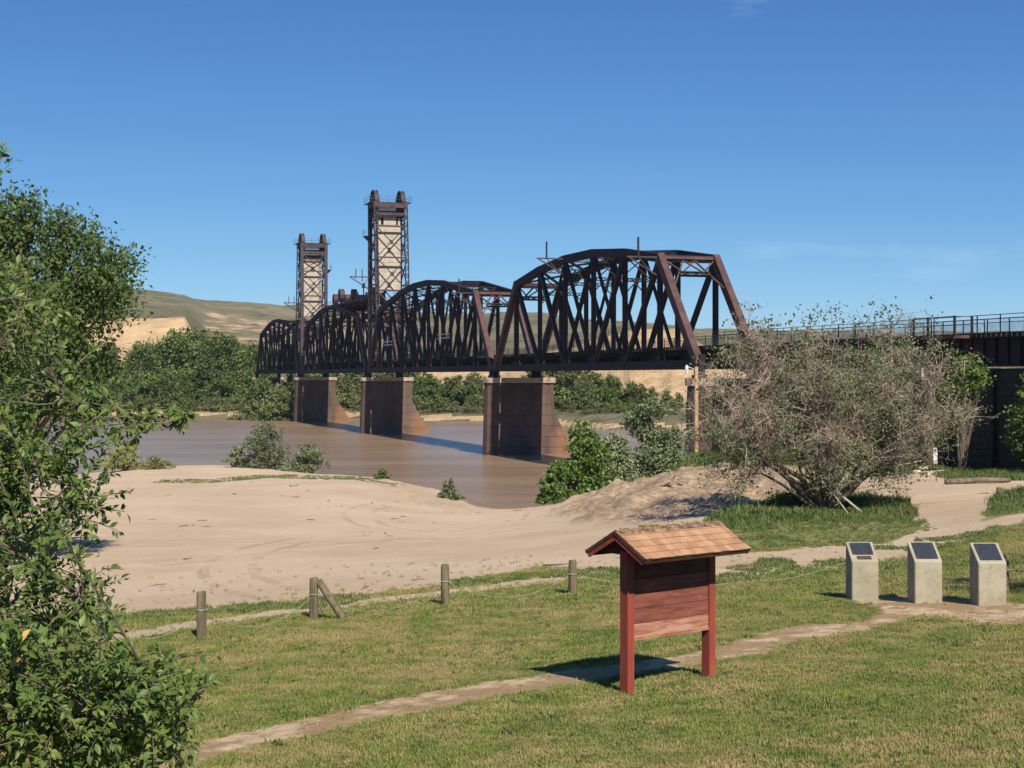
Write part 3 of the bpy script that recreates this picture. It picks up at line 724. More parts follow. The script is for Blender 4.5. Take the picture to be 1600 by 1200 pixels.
H7 = [12.3, 13.6, 14.3, 14.3, 13.6, 12.3]
H9 = [12.2, 13.5, 14.8, 15.4, 15.4, 14.8, 13.5, 12.2]
sA0, sA1 = s_at(1093), s_at(774.5)
sB0, sB1 = s_at(770.5), s_at(577)
sC0, sC1 = s_at(573.5), s_at(471)
sD0, sD1 = s_at(468), s_at(402)
truss_span('nearest arched steel truss span with red-brown end frame beside the bare tree', sA0, sA1, 7, H7, brackets=(1, 4))
truss_span('second arched steel truss span carrying the foot of the nearer lift tower', sB0, sB1, 9, H9, brackets=(1,),
           pale=((s_at(697), 6.0, 3.6), (s_at(610), 5.7, 3.2)))
lroot, lps = truss_span('steel lift span hung between the two tall towers, machinery on top', sC0, sC1, 9, [h * 0.975 for h in H9], lift=True, pale=((s_at(476), 5.2, 3.0),))
truss_span('farthest low steel truss span half hidden by trees at the far bank', sD0, sD1, 9, [h * 0.955 for h in H9])
# machinery on the lift span
sm = s_at(536); zt = 15.0
m = MB(); m.box(Wp(sm, D0 + WB / 2, 0), UV, NV, ZV, -16, 16, -3.9, 3.9, zt, zt + 0.3); plat = m.build('machinery_platform', M['tower_steel'], lroot)
m = MB(); m.box(Wp(sm - 5, D0 + WB / 2, 0), UV, NV, ZV, -7, 7, -2.6, 2.6, zt + 0.3, zt + 1.5); m.build('machinery_house', M['plate_grey'], plat)
for i in range(9):
    m = MB(); c = Wp(sm - 13 + i * 3.2, D0 + WB / 2 + (-2.9 if i % 2 else 2.2), zt + 1.1 + 0.5 * (i % 3))
    rr = 0.9 + 0.25 * ((i * 7) % 3)
    m.tube([c - NV * 0.5, c + NV * 0.5], rr, 12); m.bar(c - ZV * rr, c - ZV * (rr + 1.2), 0.5, 0.5, UV); m.build('hoist_gear', M['steel'], plat)
m = MB(); m.bar(Wp(sm - 11, D0 + 2, zt), Wp(sm - 11, D0 + 2, zt + 3.2), 0.2, 0.2, UV); m.tube([Wp(sm - 11, D0 + 2, zt + 3.0), Wp(sm - 11, D0 + 2, zt + 3.9)], [0.45, 0.3], 8); m.build('siren_mast', M['steel_shaded'], plat)
m = MB()
for k in range(17):
    for n in (D0 - 0.7, D1 + 0.7): m.bar(Wp(sm - 16 + 2 * k, n, zt), Wp(sm - 16 + 2 * k, n, zt + 1.1), 0.06, 0.06, UV)
for n in (D0 - 0.7, D1 + 0.7): m.bar(Wp(sm - 16, n, zt + 1.1), Wp(sm + 16, n, zt + 1.1), 0.06, 0.06)
m.build('platform_railing', M['fence_post_steel'], plat)

def lift_tower(label, cwlabel, s_front, back, ztop, cw0, cw1, bal_side, arm_z, face_plate=False):
    """s_front = plane of the vertical legs, back = +1 / -1: side of the inclined legs"""
    na, nb = D0 + 0.1, D1 - 0.35
    st = M['tower_steel']; sk = M['steel_shaded']
    root = empty('lift_tower', Wp(s_front, D0 + WB / 2, 2.9), label, 'lift tower', 'towers at the ends of the lift span')
    zb = 1.6; topd, botd = 4.6 * back, 7.6 * back
    levels = [zb, 7.5, 12.5, 17.5, 22.3, 27.0, ztop - 2.6]
    bk = lambda z: s_front + botd + (topd - botd) * (z - zb) / (ztop - zb)
    for n in (na, nb):
        m = MB(); lace(m, Wp(s_front, n, zb), Wp(s_front, n, ztop), 0.75, 0.7, UV, 0.12, 0.7, 0.12); m.bar(Wp(s_front, n - 0.33, zb), Wp(s_front, n - 0.33, ztop), 0.75, 0.06, NV); m.build('front_leg', st, root)
        m = MB(); lace(m, Wp(bk(zb), n, zb), Wp(bk(ztop), n, ztop), 0.62, 0.6, NV, 0.12, 0.7, 0.1); m.build('back_leg', st, root)
        m = MB()
        for i, z in enumerate(levels):
            m.bar(Wp(s_front, n, z), Wp(bk(z), n, z), 0.22, 0.26)
            if i + 1 < len(levels):
                z2 = levels[i + 1]; m.bar(Wp(s_front, n, z), Wp(bk(z2), n, z2), 0.18, 0.18); m.bar(Wp(bk(z), n, z), Wp(s_front, n, z2), 0.18, 0.18)
        m.build('side_bracing', st, root)
    for sf, nm in ((lambda z: s_front, 'front'), (bk, 'back')):
        m = MB(); lv = [7.5, 13.5, 19.5, 25.5, ztop - 2.6] if nm == 'front' else [9.5, 16.3, 22.6, 28.6]
        for i, z in enumerate(lv):
            m.bar(Wp(sf(z), na, z), Wp(sf(z), nb, z), 0.24, 0.30)
            if i + 1 < len(lv):
                z2 = lv[i + 1]; zc = (z + z2) / 2
                m.bar(Wp(sf(z), na, z), Wp(sf(z2), nb, z2), 0.17, 0.2, UV); m.bar(Wp(sf(z), nb, z), Wp(sf(z2), na, z2), 0.17, 0.2, UV)
                m.bar(Wp(sf(zc), (na + nb) / 2, zc - 0.4), Wp(sf(zc), (na + nb) / 2, zc + 0.4), 0.65, 0.24, UV)
        m.build(nm + '_bracing', st, root)
    # head frame
    m = MB()
    for s in (s_front, s_front + topd): m.bar(Wp(s, na - 0.2, ztop - 0.5), Wp(s, nb + 0.2, ztop - 0.5), 0.5, 1.0); m.bar(Wp(s, na, ztop - 2.2), Wp(s, nb, ztop - 2.2), 0.35, 0.5)
    for n in (na, nb): m.bar(Wp(s_front - 0.4 * back, n, ztop - 0.4), Wp(s_front + topd + 0.4 * back, n, ztop - 0.4), 0.8, 1.1)
    m.build('head_frame', st, root)
    m = MB()
    for s in (s_front + 1.2 * back, s_front + 3.2 * back):
        for k in range(3): m.bar(Wp(s, na, ztop - 1.6 - 0.8 * k), Wp(s, nb, ztop - 1.6 - 0.8 * k), 0.3, 0.28)
    m.build('hanger_beam', sk, root)
    for n in (na + 0.35, nb - 0.35):
        m = MB(); c = Wp(s_front + topd * 0.48, n, ztop + 0.15); rr = 2.3; k = 28
        for w0, w1, r0, r1 in ((-0.38, 0.38, rr - 0.22, rr), (-0.08, 0.08, 0.4, rr - 0.22), (-0.5, 0.5, 0.0, 0.42), (-0.42, -0.3, rr - 0.2, rr + 0.12), (0.3, 0.42, rr - 0.2, rr + 0.12)):
            for j in range(k):
                a0 = 2 * math.pi * j / k; a1 = 2 * math.pi * (j + 1) / k
                f_ = lambda r, a_, w_: c + (UV * math.cos(a_) + ZV * math.sin(a_)) * r + NV * w_
                m.hexa([f_(r0, a0, w0), f_(r1, a0, w0), f_(r1, a0, w1), f_(r0, a0, w1), f_(r0, a1, w0), f_(r1, a1, w0), f_(r1, a1, w1), f_(r0, a1, w1)])
        m.build('sheave', st, root)
    m = MB()
    for s in (s_front - 0.9 * back, s_front + topd + 0.9 * back):
        for zz in (0.55, 1.1): m.bar(Wp(s, na - 1.0, ztop + zz), Wp(s, nb + 1.0, ztop + zz), 0.05, 0.05)
        for k in range(6): n = na - 1 + (nb - na + 2) * k / 5; m.bar(Wp(s, n, ztop), Wp(s, n, ztop + 1.1), 0.05, 0.05, UV)
    for n in (na - 1.0, nb + 1.0):
        for zz in (0.55, 1.1): m.bar(Wp(s_front - 0.9 * back, n, ztop + zz), Wp(s_front + topd + 0.9 * back, n, ztop + zz), 0.05, 0.05)
    m.build('top_railing', M['fence_post_steel'], root)
    m = MB(); m.box(Wp(s_front, (na + nb) / 2, 0), UV, NV, ZV, min(-0.9 * back, topd + 0.9 * back), max(-0.9 * back, topd + 0.9 * back), -(nb - na) / 2 - 1.0, -(nb - na) / 2 - 0.45, ztop - 0.06, ztop + 0.02)
    m.box(Wp(s_front, (na + nb) / 2, 0), UV, NV, ZV, min(-0.9 * back, topd + 0.9 * back), max(-0.9 * back, topd + 0.9 * back), (nb - na) / 2 + 0.45, (nb - na) / 2 + 1.0, ztop - 0.06, ztop + 0.02); m.build('walkway', st, root)
    # side balcony
    nbal = na - 0.35 if bal_side < 0 else nb + 0.35
    m = MB(); zb_ = ztop - 6.3; sgn = bal_side
    c = Wp(s_front + topd * 0.3, nbal + sgn * 0.55, zb_)
    m.hexa([c - UV * 1.1 - NV * .55, c + UV * 1.1 - NV * .55, c + UV * 1.1 + NV * .55, c - UV * 1.1 + NV * .55] if False else
           [c - UV * .4 - NV * (.5 * sgn) - ZV * .9, c + UV * .4 - NV * (.5 * sgn) - ZV * .9, c + UV * .4 - NV * (.2 * sgn) - ZV * .9, c - UV * .4 - NV * (.2 * sgn) - ZV * .9,
            c - UV * 1.1 - NV * (.55 * sgn), c + UV * 1.1 - NV * (.55 * sgn), c + UV * 1.1 + NV * (.6 * sgn), c - UV * 1.1 + NV * (.6 * sgn)])
    bal = m.build('balcony', sk, root)
    m = MB()
    for zz in (0.55, 1.1): m.bar(c + UV * 1.1 + NV * (.6 * sgn) + ZV * zz, c - UV * 1.1 + NV * (.6 * sgn) + ZV * zz, 0.05, 0.05)
    for k in (-1.1, 0, 1.1): m.bar(c + UV * k + NV * (.6 * sgn), c + UV * k + NV * (.6 * sgn) + ZV * 1.1, 0.05, 0.05, UV)
    m.build('balcony_railing', M['fence_post_steel'], bal)
    # cable arm
    sa = s_front + topd * 0.2
    m = MB(); tip = Wp(sa, na - 4.2, arm_z); m.bar(Wp(sa, na, arm_z), tip, 0.18, 0.2); m.bar(tip, Wp(sa, na, arm_z - 2.6), 0.16, 0.18); m.bar(Wp(sa, na - 1.7, arm_z - 1.6), Wp(sa, na - 0.3, arm_z), 0.1, 0.1)
    arm = m.build('cable_outrigger', st, root)
    for dn_ in (3.0, 1.75):
        m = MB(); m.bar(Wp(sa, na - dn_, arm_z - (0.9 if dn_ < 2 else 0.3)), Wp(sa, na - dn_, arm_z + 1.55), 0.16, 0.16, UV); m.build('insulator_pin', st, arm)
    if face_plate:
        m = MB(); m.box(Wp(s_front, 0, 0), UV, NV, ZV, 1.2 * back - 0.1, 1.2 * back + 0.1, na + 0.5, nb - 0.5, ztop - 4.3, ztop - 2.7); m.build('hanger_plate', M['plate_grey'], root)
    # ladder on the inner face
    m = MB(); sl_ = s_front + 0.9 * back
    for dn_ in (0.0, 0.45): m.bar(Wp(sl_, nb - 1.0 - dn_, 3), Wp(sl_, nb - 1.0 - dn_, ztop - 1), 0.05, 0.05, UV)
    for k in range(int((ztop - 4) / 0.5)): m.bar(Wp(sl_, nb - 1.0, 3.2 + 0.5 * k), Wp(sl_, nb - 1.45, 3.2 + 0.5 * k), 0.04, 0.04)
    m.build('ladder', sk, root)
    # counterweight, cast in lifts
    cw = empty('counterweight', Wp(s_front + 2.6 * back, (na + nb) / 2, cw0), cwlabel, 'counterweight', 'concrete counterweights in the towers')
    lifts = 7; n0, n1 = na + 0.75, nb - 0.75
    for k in range(lifts):
        m = MB(); z0 = cw0 + (cw1 - cw0) * k / lifts; z1 = cw0 + (cw1 - cw0) * (k + 1) / lifts - 0.05
        m.box(Wp(s_front + 2.6 * back, 0, 0), UV, NV, ZV, -1.1, 1.1, n0, n1, z0, z1); m.build('concrete_lift', M['counterweight'], cw)
    for a_, b_ in ((0.02, 0.12), (0.24, 0.80), (0.88, 0.98)):
        m = MB(); m.box(Wp(s_front + 2.6 * back, 0, 0), UV, NV, ZV, -1.1, 1.1, n0 + (n1 - n0) * a_, n0 + (n1 - n0) * b_, cw1, cw1 + 1.35); m.build('concrete_lug', M['counterweight'], cw)
    m = MB()
    for n in (n0 + 0.3, n1 - 0.3):
        for k in range(4): m.bar(Wp(s_front + 2.4 * back + 0.12 * k, n, cw1), Wp(s_front + 2.4 * back + 0.12 * k, n, ztop + 0.2), 0.06, 0.06, UV)
    m.build('hoist_rope', sk, cw)
    return root
lift_tower('tall near lift tower of rusty steel lattice with big top wheels', 'cream concrete slab hanging inside the nearer tower', s_at(577.5), -1, 33.2, 16.4, 29.0, -1, 19.1)
lift_tower('farther, smaller-looking lift tower of dark steel lattice left of the other', 'cream concrete slab hanging inside the farther tower', s_at(471), 1, 32.3, 14.6, 28.2, 1, 17.8, True)

# piers -------------------------------------------------------------
def ring(sc, n0, n1, t, z, nose, k=6):
    pts = []
    for i in range(k + 1):                       # rounded near end
        a = math.pi * i / k; pts.append(Wp(sc + t * math.cos(a), n0 + t * 0.9 - t * 0.9 * math.sin(a), z))
    tp = t * (0.45 if nose else 0.95)
    pts += [Wp(sc - t, n1 - (1.6 if nose else 0.4), z), Wp(sc - tp, n1, z), Wp(sc + tp, n1, z), Wp(sc + t, n1 - (1.6 if nose else 0.4), z)]
    return pts
def pier(label, s, n0, n1, t, ztop, zbot, flare, name='bridge_pier', courses=8):
    root = empty('bridge_pier', Wp(s, (n0 + n1) / 2, zbot), label, 'bridge pier', 'piers of the bridge')
    H = ztop - zbot
    def nfar(z):
        f = (ztop - z) / H
        return n1 + (flare * max(0.0, (f - 0.34) / 0.66) ** 1.25 if flare else 0.3 * f)
    for k in range(courses):
        za = zbot + (H - 0.75) * k / courses; zb = zbot + (H - 0.75) * (k + 1) / courses - 0.05
        m = MB(); N_ = 4; b = []
        for j in range(N_ + 1):
            z = za + (zb - za) * j / N_; f = (ztop - z) / H
            r = ring(s, n0 - 0.35 * f, nfar(z), t * (1 + 0.16 * f), z, flare > 0); b.append(r)
        K = len(b[0]); vs_ = [p for r in b for p in r]; fs_ = []
        for j in range(N_):
            for i in range(K): fs_.append((j * K + i, j * K + (i + 1) % K, (j + 1) * K + (i + 1) % K, (j + 1) * K + i))
        fs_.append(tuple(range(K))[::-1]); fs_.append(tuple(N_ * K + i for i in range(K)))
        m.add(vs_, fs_); m.build('course', M['pier'], root)
        # dark joint core
        m = MB(); r0 = ring(s, n0 - 0.35 * (ztop - zb) / H + 0.08, nfar(zb) - 0.08, t * 0.98, zb - 0.1, flare > 0); r1 = [p + ZV * 0.25 for p in r0]
        m.add(r0 + r1, [(i, (i + 1) % K, K + (i + 1) % K, K + i) for i in range(K)]); m.build('joint', M['pier'], root)
        if flare and 0 < k < 4:       # worn steel plate on the ice-cutting edge
            m = MB(); z0, z1 = za + 0.05, zb - 0.03
            q = []
            for z in (z0, z1):
                tt = t * (1 + 0.16 * (ztop - z) / H); nn = nfar(z)
                q += [Wp(s - tt * 0.45 - 0.05, nn - 0.75, z), Wp(s - tt * 0.42, nn + 0.06, z), Wp(s + tt * 0.42, nn + 0.06, z), Wp(s + tt * 0.45 + .30, nn - 0.75, z)]
            m.add(q, [(0, 1, 5, 4), (1, 2, 6, 5), (2, 3, 7, 6), (3, 0, 4, 7), (3, 2, 1, 0), (4, 5, 6, 7)]); m.build('nose_plate', M['rust_plate'], root)
    m = MB(); r0 = ring(s, n0 - 0.25, n1 + 0.25, t + 0.22, ztop - 0.72, flare > 0); r1 = [p + ZV * 0.72 for p in r0]; K = len(r0)
    m.add(r0 + r1, [(i, (i + 1) % K, K + (i + 1) % K, K + i) for i in range(K)] + [tuple(range(K))[::-1], tuple(K + i for i in range(K))]); m.build('pier_cap', M['pier_cap'], root)
    return root
pier('tall land pier behind the bare tree with a wooden pole beside it', sA0 - 0.4, 60.7, 69.2, 1.5, -0.2, -9.2, 0)
pier('nearest river pier with broad rust-orange sloping cutwater', (sA1 + sB0) / 2, 60.6, 70.6, 1.7, -0.2, -13, 5.2)
pier('middle river pier with sloping rusty cutwater below the nearer lift tower', (sB1 + sC0) / 2, 60.6, 70.6, 1.7, -0.2, -13, 5.2)
pier('farthest river pier, at the far bank below the farther lift tower', (sC1 + sD0) / 2, 60.6, 70.6, 1.7, -0.2, -13, 5.2)
pier('bridge pier behind far-bank trees at the end of the farthest span', sD1 + 0.6, 60.7, 69.2, 1.5, -0.2, -13, 0)

# deck girder approach ----------------------------------------------
def girder_span(label, s0, s1, zt, platform=None):
    root = empty('girder_span', Wp((s0 + s1) / 2, 65.2, 0.8), label, 'bridge span', 'plate girder approach spans')
    for n in (63.4, 67.0):
        m = MB(); m.bar(Wp(s0, n, 1.72), Wp(s1, n, 1.72), 0.05, 1.95); g = m.build('web_plate', M['steel_shaded'], root)
        m = MB()
        for z in (0.74, 2.68): m.bar(Wp(s0, n, z), Wp(s1, n, z), 0.5, 0.07)
        m.build('flange', M['steel_shaded'], g)
        k = int(abs(s1 - s0) / 1.35)
        for i in range(k + 1):
            s = s0 + (s1 - s0) * i / k
            m = MB(); m.bar(Wp(s, n - 0.13, 0.78), Wp(s, n - 0.13, 2.64), 0.10, 0.21, NV); m.bar(Wp(s, n + 0.13, 0.78), Wp(s, n + 0.13, 2.64), 0.10, 0.21, NV); m.build('stiffener', M['steel_shaded'], g)
    m = MB(); k = int(abs(s1 - s0) / 4)
    for i in range(k + 1):
        s = s0 + (s1 - s0) * i / k; m.bar(Wp(s, 63.4, 0.9), Wp(s, 67.0, 2.6), 0.14, 0.14); m.bar(Wp(s, 67.0, 0.9), Wp(s, 63.4, 2.6), 0.14, 0.14)
    m.build('cross_frame', M['steel_shaded'], root)
    track(root, s0, s1, 65.2, zt)
    for n in (62.9, 67.5): railing(root, s0, s1, n, zt, 2.5, 1.32)
    if platform:
        a, b = platform
        m = MB(); m.box(Wp(0, 0, 0), UV, NV, ZV, min(a, b), max(a, b), 61.3, 62.86, zt - 0.28, zt - 0.06); pf = m.build('refuge_platform', M['steel'], root)
        for s in (a, a + (b - a) * 0.36, b):
            m = MB(); m.bar(Wp(s, 61.38, zt - 0.1), Wp(s, 61.38, zt + 1.3), 0.14, 0.14, UV); m.build('platform_post', M['steel_shaded'], pf)
        m = MB(); m.bar(Wp(b, 62.8, zt - 0.1), Wp(b, 62.8, zt + 1.3), 0.14, 0.14, UV); m.build('platform_post', M['steel_shaded'], pf)
        m = MB()
        for zz in (0.65, 1.25): m.bar(Wp(a, 61.38, zt + zz), Wp(b, 61.38, zt + zz), 0.06, 0.06); m.bar(Wp(b, 61.38, zt + zz), Wp(b, 62.8, zt + zz), 0.06, 0.06); m.bar(Wp(a, 61.38, zt + zz), Wp(a, 62.8, zt + zz), 0.06, 0.06)
        m.build('platform_railing', M['fence_post_steel'], pf)
    return root
sG = s_at(1468, 63.4)
girder_span('dark plate girder approach span partly behind the bare tree', sA0 - 1.0, sG + 0.3, 2.95)
girder_span('dark plate girder approach span leaving the frame at right', sG - 0.05, 36.0, 2.95, (s_at(1428, 61.4), s_at(1492, 61.4)))
gp = empty('bridge_pier', Wp(sG, 65.2, -6.8), 'low concrete approach pier just right of the bare tree', 'bridge pier', 'piers of the bridge')
m = MB(); m.box(Wp(sG, 65.2, 0), UV, NV, ZV, -1.0, 1.0, -3.4, 3.4, -8, -0.25); m.build('shaft', M['pier'], gp)
m = MB(); m.box(Wp(sG, 65.2, 0), UV, NV, ZV, -1.3, 1.3, -4.2, 4.2, -0.25, 0.6); m.build('pier_cap', M['pier_cap'], gp)
# timber abutment of planks, added for the dark of shaded trees under the approach
ab = empty('backdrop', Wp(64, 63, -6.5), 'dark plank-faced abutment standing in for shaded trees below the approach girder at right', 'backdrop')
m = MB(); m.box(Wp(0, 0, 0), UV, NV, ZV, 30, 92, 63.35, 70.0, -8, 0.55); m.build('core', M['tie'], ab)
for k in range(19):
    m = MB(); z = -7.6 + 0.42 * k; m.box(Wp(0, 0, 0), UV, NV, ZV, 30, 92.2, 63.17, 63.33, z, z + 0.38); m.build('plank', M['tie'], ab)
for k in range(16):
    m = MB(); s = 33 + 3.8 * k; m.tube([Wp(s, 62.95, -8), Wp(s, 62.95, 0.4)], [0.2, 0.18], 8); m.build('pile', M['tie'], ab)
# wooden pole by the land pier
b = at(1088, 716, 138); t_ = at(1088, 573, 138); b.z -= 1
pr = empty('wooden_pole', b, 'tan weathered wooden pole standing against the land pier', 'pole')
m = MB(); m.tube([b, (b + t_) / 2, t_], [0.22, 0.2, 0.18], 10); m.build('shaft', M['pole_wood'], pr)
m = MB(); l0 = at(1073, 577, 138); m.bar(t_ - ZV * 0.3, l0 + ZV * 0.3, 0.06, 0.06); m.tube([l0 + ZV * 0.4, l0 + ZV * 0.1, l0 - ZV * 0.45], [0.1, 0.18, 0.12], 8); m.build('insulator', M['pale_bar'], pr)

# ------------------------------------------------------------------ information kiosk
def kiosk():
    pl = Vector((1.71, 21.87, 0)); prr = Vector((3.06, 22.92, 0)); pl.z = gz(pl.x, pl.y); prr.z = gz(prr.x, prr.y)
    g0 = min(pl.z, prr.z); r = (prr - pl); r.z = 0; L = r.length; r.normalize(); f = Vector((r.y, -r.x, 0))
    root = empty('information_kiosk', Vector(((pl.x + prr.x) / 2, (pl.y + prr.y) / 2, g0)), 'red wooden notice kiosk with a shingled gable roof on the lawn', 'kiosk')
    O = Vector((pl.x, pl.y, EZ - 4.70))
    B = lambda mb, *a_: mb.box(O, r, f, ZV, *a_)
    hw, rise, ze, ov = 0.645, 0.345, 2.07, 0.225
    for x in (0, L):
        m = MB(); B(m, x - 0.066, x + 0.066, -0.085, 0.085, -0.3, 2.10); m.build('post', M['red_paint'], root)
    tops = [0.775, 0.80, 1.02, 1.24, 1.46, 1.68, 1.90, 2.10]
    for i in range(7):
        m = MB(); d = 0.004 * ((i * 5) % 3)
        if i == 0: B(m, 0.07, L - 0.07, -0.075, 0.088, tops[0], tops[1] - 0.004); m.build('sill_board', M['bare_board'], root)
        else:
            B(m, 0.068, L - 0.068, 0.02 + d, 0.055 + d, tops[i] + 0.002, tops[i + 1] - 0.006)
            m.build('panel_board', M['bare_board'] if i == 1 else (M['brown_board'] if i > 4 else M['red_board']), root)  # topmost boards take the dark brown: eave shade put into their colour
            m = MB(); B(m, 0.068, L - 0.068, -0.055 - d, -0.02 - d, tops[i] + 0.002, tops[i + 1] - 0.006); m.build('back_board', M['brown_board'], root)
    for x in (0.0, L):     # gable boarding
        m = MB(); e = 0.02
        tri = [(-hw + 0.06, ze - 0.03), (hw - 0.06, ze - 0.03), (0, ze + rise - 0.07)]
        vs_ = [O + r * (x + sx) + f * y + ZV * z for sx in (-e, e) for y, z in tri]
        m.add(vs_, [(0, 2, 1), (3, 4, 5), (0, 1, 4, 3), (1, 2, 5, 4), (2, 0, 3, 5)]); m.build('gable_board', M['brown_board'], root)
    # roof deck, fascia and barge boards
    for sg in (-1, 1):
        dirv = (f * sg * hw - ZV * rise); SL = dirv.length; dirv.normalize(); nrm = (r.cross(dirv) * (1 if sg > 0 else -1)).normalized()
        if nrm.z < 0: nrm = -nrm
        A = O + ZV * (ze + rise)
        m = MB(); m.box(A, r, dirv, nrm, -ov, L + ov, 0.0, SL, -0.035, -0.008); deck = m.build('roof_deck', M['brown_board'], root)
        for x in (-ov - 0.022, L + ov):
            m = MB(); m.box(A, r, dirv, nrm, x, x + 0.022, 0.0, SL - 0.01, -0.115, -0.002); m.build('barge_board', M['red_paint'], deck)
            m = MB(); xx = x - 0.012 if x < 0 else x + 0.022; m.box(A, r, dirv, nrm, xx, xx + 0.012, 0.01, SL + 0.012, -0.045, 0.006); m.build('barge_trim', M['brown_board'], deck)
        m = MB(); m.box(A, r, dirv, nrm, -ov, L + ov, SL, SL + 0.02, -0.08, -0.006); m.build('fascia', M['brown_board'], deck)
        # shingles: courses of single shingles, lapped
        rows_ = 5; ex = SL / (rows_ - 0.35)
        for k in range(rows_):
            x = -ov - 0.02 - random.random() * 0.09
            y1 = SL + 0.03 - k * ex * 0.98; y0 = max(0.02, y1 - ex * 1.22)
            if y1 - y0 < 0.04: continue
            while x < L + ov + 0.02:
                w = random.choice((0.12, 0.15, 0.17, 0.20)) ; xa = max(x, -ov - 0.02); xb = min(x + w, L + ov + 0.02)
                if xb - xa > 0.03:
                    m = MB(); lift0 = 0.006; th = 0.014; e = random.uniform(-0.006, 0.006)
                    p = lambda xx, yy, zz: A + r * xx + dirv * yy + nrm * zz
                    m.hexa([p(xa, y0, -0.004), p(xb - 0.004, y0, -0.004), p(xb - 0.004, y1 + e, lift0), p(xa, y1 + e, lift0),
                            p(xa, y0, 0.004), p(xb - 0.004, y0, 0.004), p(xb - 0.004, y1 + e, lift0 + th), p(xa, y1 + e, lift0 + th)])
                    m.build('shingle', M['shingle'], deck)
                x += w
    k = 22
    for i in range(k):
        x = -ov + (L + 2 * ov) * i / k; A = O + ZV * (ze + rise)
        for sg in (-1, 1):
            m = MB(); w = 0.10; hh = 0.004 + 0.014 * random.random(); d = (f * sg * hw - ZV * rise).normalized(); nn = Vector((0, 0, 1))
            p0 = A + r * x + ZV * 0.012; q0 = p0 + d * 0.13
            m.hexa([p0, p0 + r * w, q0 + r * w, q0, p0 + ZV * 0.012, p0 + r * w + ZV * (hh + 0.014), q0 + r * w + ZV * (hh + 0.012), q0 + ZV * 0.012]); m.build('ridge_shingle', M['ridge_shingle'], root)
    return root
kiosk()

# ------------------------------------------------------------------ monument pedestals
def pedestal(px, py, label, extra=False):
    c = ground_at(px, py); c.z = gz(c.x, c.y)
    root = empty('pedestal', c, label, 'pedestal', 'concrete plaque pedestals')
    w, d, hf, hb, bv = 0.30, 0.62, 0.91, 1.27, 0.02
    m = MB(); prof = [(0, -0.3), (0, hf - 0.02), (0.03, hf + 0.01), (d - 0.02, hb), (d, hb - 0.03), (d, -0.3)]
    xs = (-w, -w + bv, w - bv, w); b = []
    for i, x in enumerate(xs):
        ins = bv if i in (0, 3) else 0
        for y, z in prof:
            yy = min(max(y, ins), d - ins); b.append(Vector((c.x + x, c.y + yy, c.z + (z - (ins * 0.5 if z > 0.5 else 0)))))
    K = len(prof); fs_ = []
    for i in range(3):
        for k in range(K): fs_.append((i * K + k, (i + 1) * K + k, (i + 1) * K + (k + 1) % K, i * K + (k + 1) % K))
    fs_.append(tuple(range(K))); fs_.append(tuple(reversed(range(3 * K, 4 * K))))
    m.add(b, fs_); m.build('block', M['concrete'], root)
    ax = Vector((1, 0, 0)); sl_ = Vector((0, d - 0.05, hb - hf - 0.01)); SL = sl_.length; sl_.normalize(); nn = ax.cross(sl_)
    A = Vector((c.x, c.y + 0.03, c.z + hf + 0.01))
    y0 = 0.20 if extra else 0.06
    m = MB(); m.box(A, ax, sl_, nn, -w + 0.065, w - 0.065, y0, SL - 0.05, 0.002, 0.018); pq = m.build('plaque', M['plaque'], root)
    for sx in (-1, 1):
        for sy in (y0 + 0.03, SL - 0.08):
            m = MB(); q = A + ax * (sx * (w - 0.09)) + sl_ * sy + nn * 0.018; m.tube([q, q + nn * 0.008], 0.009, 8); m.build('bolt', M['plate_grey'], pq)
    if extra:
        m = MB(); m.box(A, ax, sl_, nn, -w + 0.14, w - 0.14, 0.03, 0.14, 0.002, 0.016); m.build('small_plaque', M['plaque_brown'], root)
    return root, c
pedestal(1352, 940, 'leftmost concrete pedestal, with a second small brown plaque under its plaque', True)
pedestal(1451, 943, 'middle concrete pedestal of the three, single dark plaque on top')
pedestal(1551, 947, 'rightmost concrete pedestal, wooden fence post just behind it')

# ------------------------------------------------------------------ fence posts and cables
def fence_post(px, py, top, label, rad=0.105):
    c = ground_at(px, py); h = (py - top) / F * c.y
    root = empty('fence_post', c, label, 'fence post', 'wooden posts of the cable fence')
    m = MB(); n = 12; lean = Vector((random.uniform(-.012, .012), random.uniform(-.01, .01), 0))
    prof = [(-0.35, 1.0), (0.0, 1.02), (h * 0.5, 0.98), (h - 0.03, 0.95), (h, 0.86)]; b = []
    for z, s in prof:
        for k in range(n):
            a_ = 2 * math.pi * k / n; rr = rad * s * (1 + 0.05 * math.sin(k * 2.7 + px))
            b.append(c + lean * z + Vector((math.cos(a_) * rr, math.sin(a_) * rr, z + (0.012 * math.cos(a_ + px) if z > 0.1 else 0))))
    fs_ = [(j * n + k, j * n + (k + 1) % n, (j + 1) * n + (k + 1) % n, (j + 1) * n + k) for j in range(4) for k in range(n)]
    fs_.append(tuple(4 * n + k for k in range(n))); m.add(b, fs_); m.build('post', M['post_wood'], root, True)
    m = MB(); z = h * 0.60; rr = rad + 0.008
    m.tube([c + Vector((math.cos(a_) * rr, math.sin(a_) * rr, z)) for a_ in np.linspace(0, 2 * math.pi, 15)], 0.012, 5, False); m.build('cable_loop', M['rope'], root)
    return c, h
posts = [fence_post(160, 1012, 940, 'leftmost wooden fence post, half hidden by the leafy shrub'),
         fence_post(315, 997, 924, 'wooden fence post with bare soil at its foot, right beside the leafy shrub'),
         fence_post(490, 968, 903, 'wooden fence post with a diagonal log propped against it'),
         fence_post(696, 947, 883, 'wooden fence post midway between the propped-log post and the post beside kiosk'),
         fence_post(894, 930, 876, 'wooden fence post just left of the kiosk')]
posts[3]
bpy.data.objects  # keep order
cB, hB = posts[2]
m = MB(); p0 = ground_at(538, 969); p1 = cB + Vector((0.14, -0.02, 0.86))
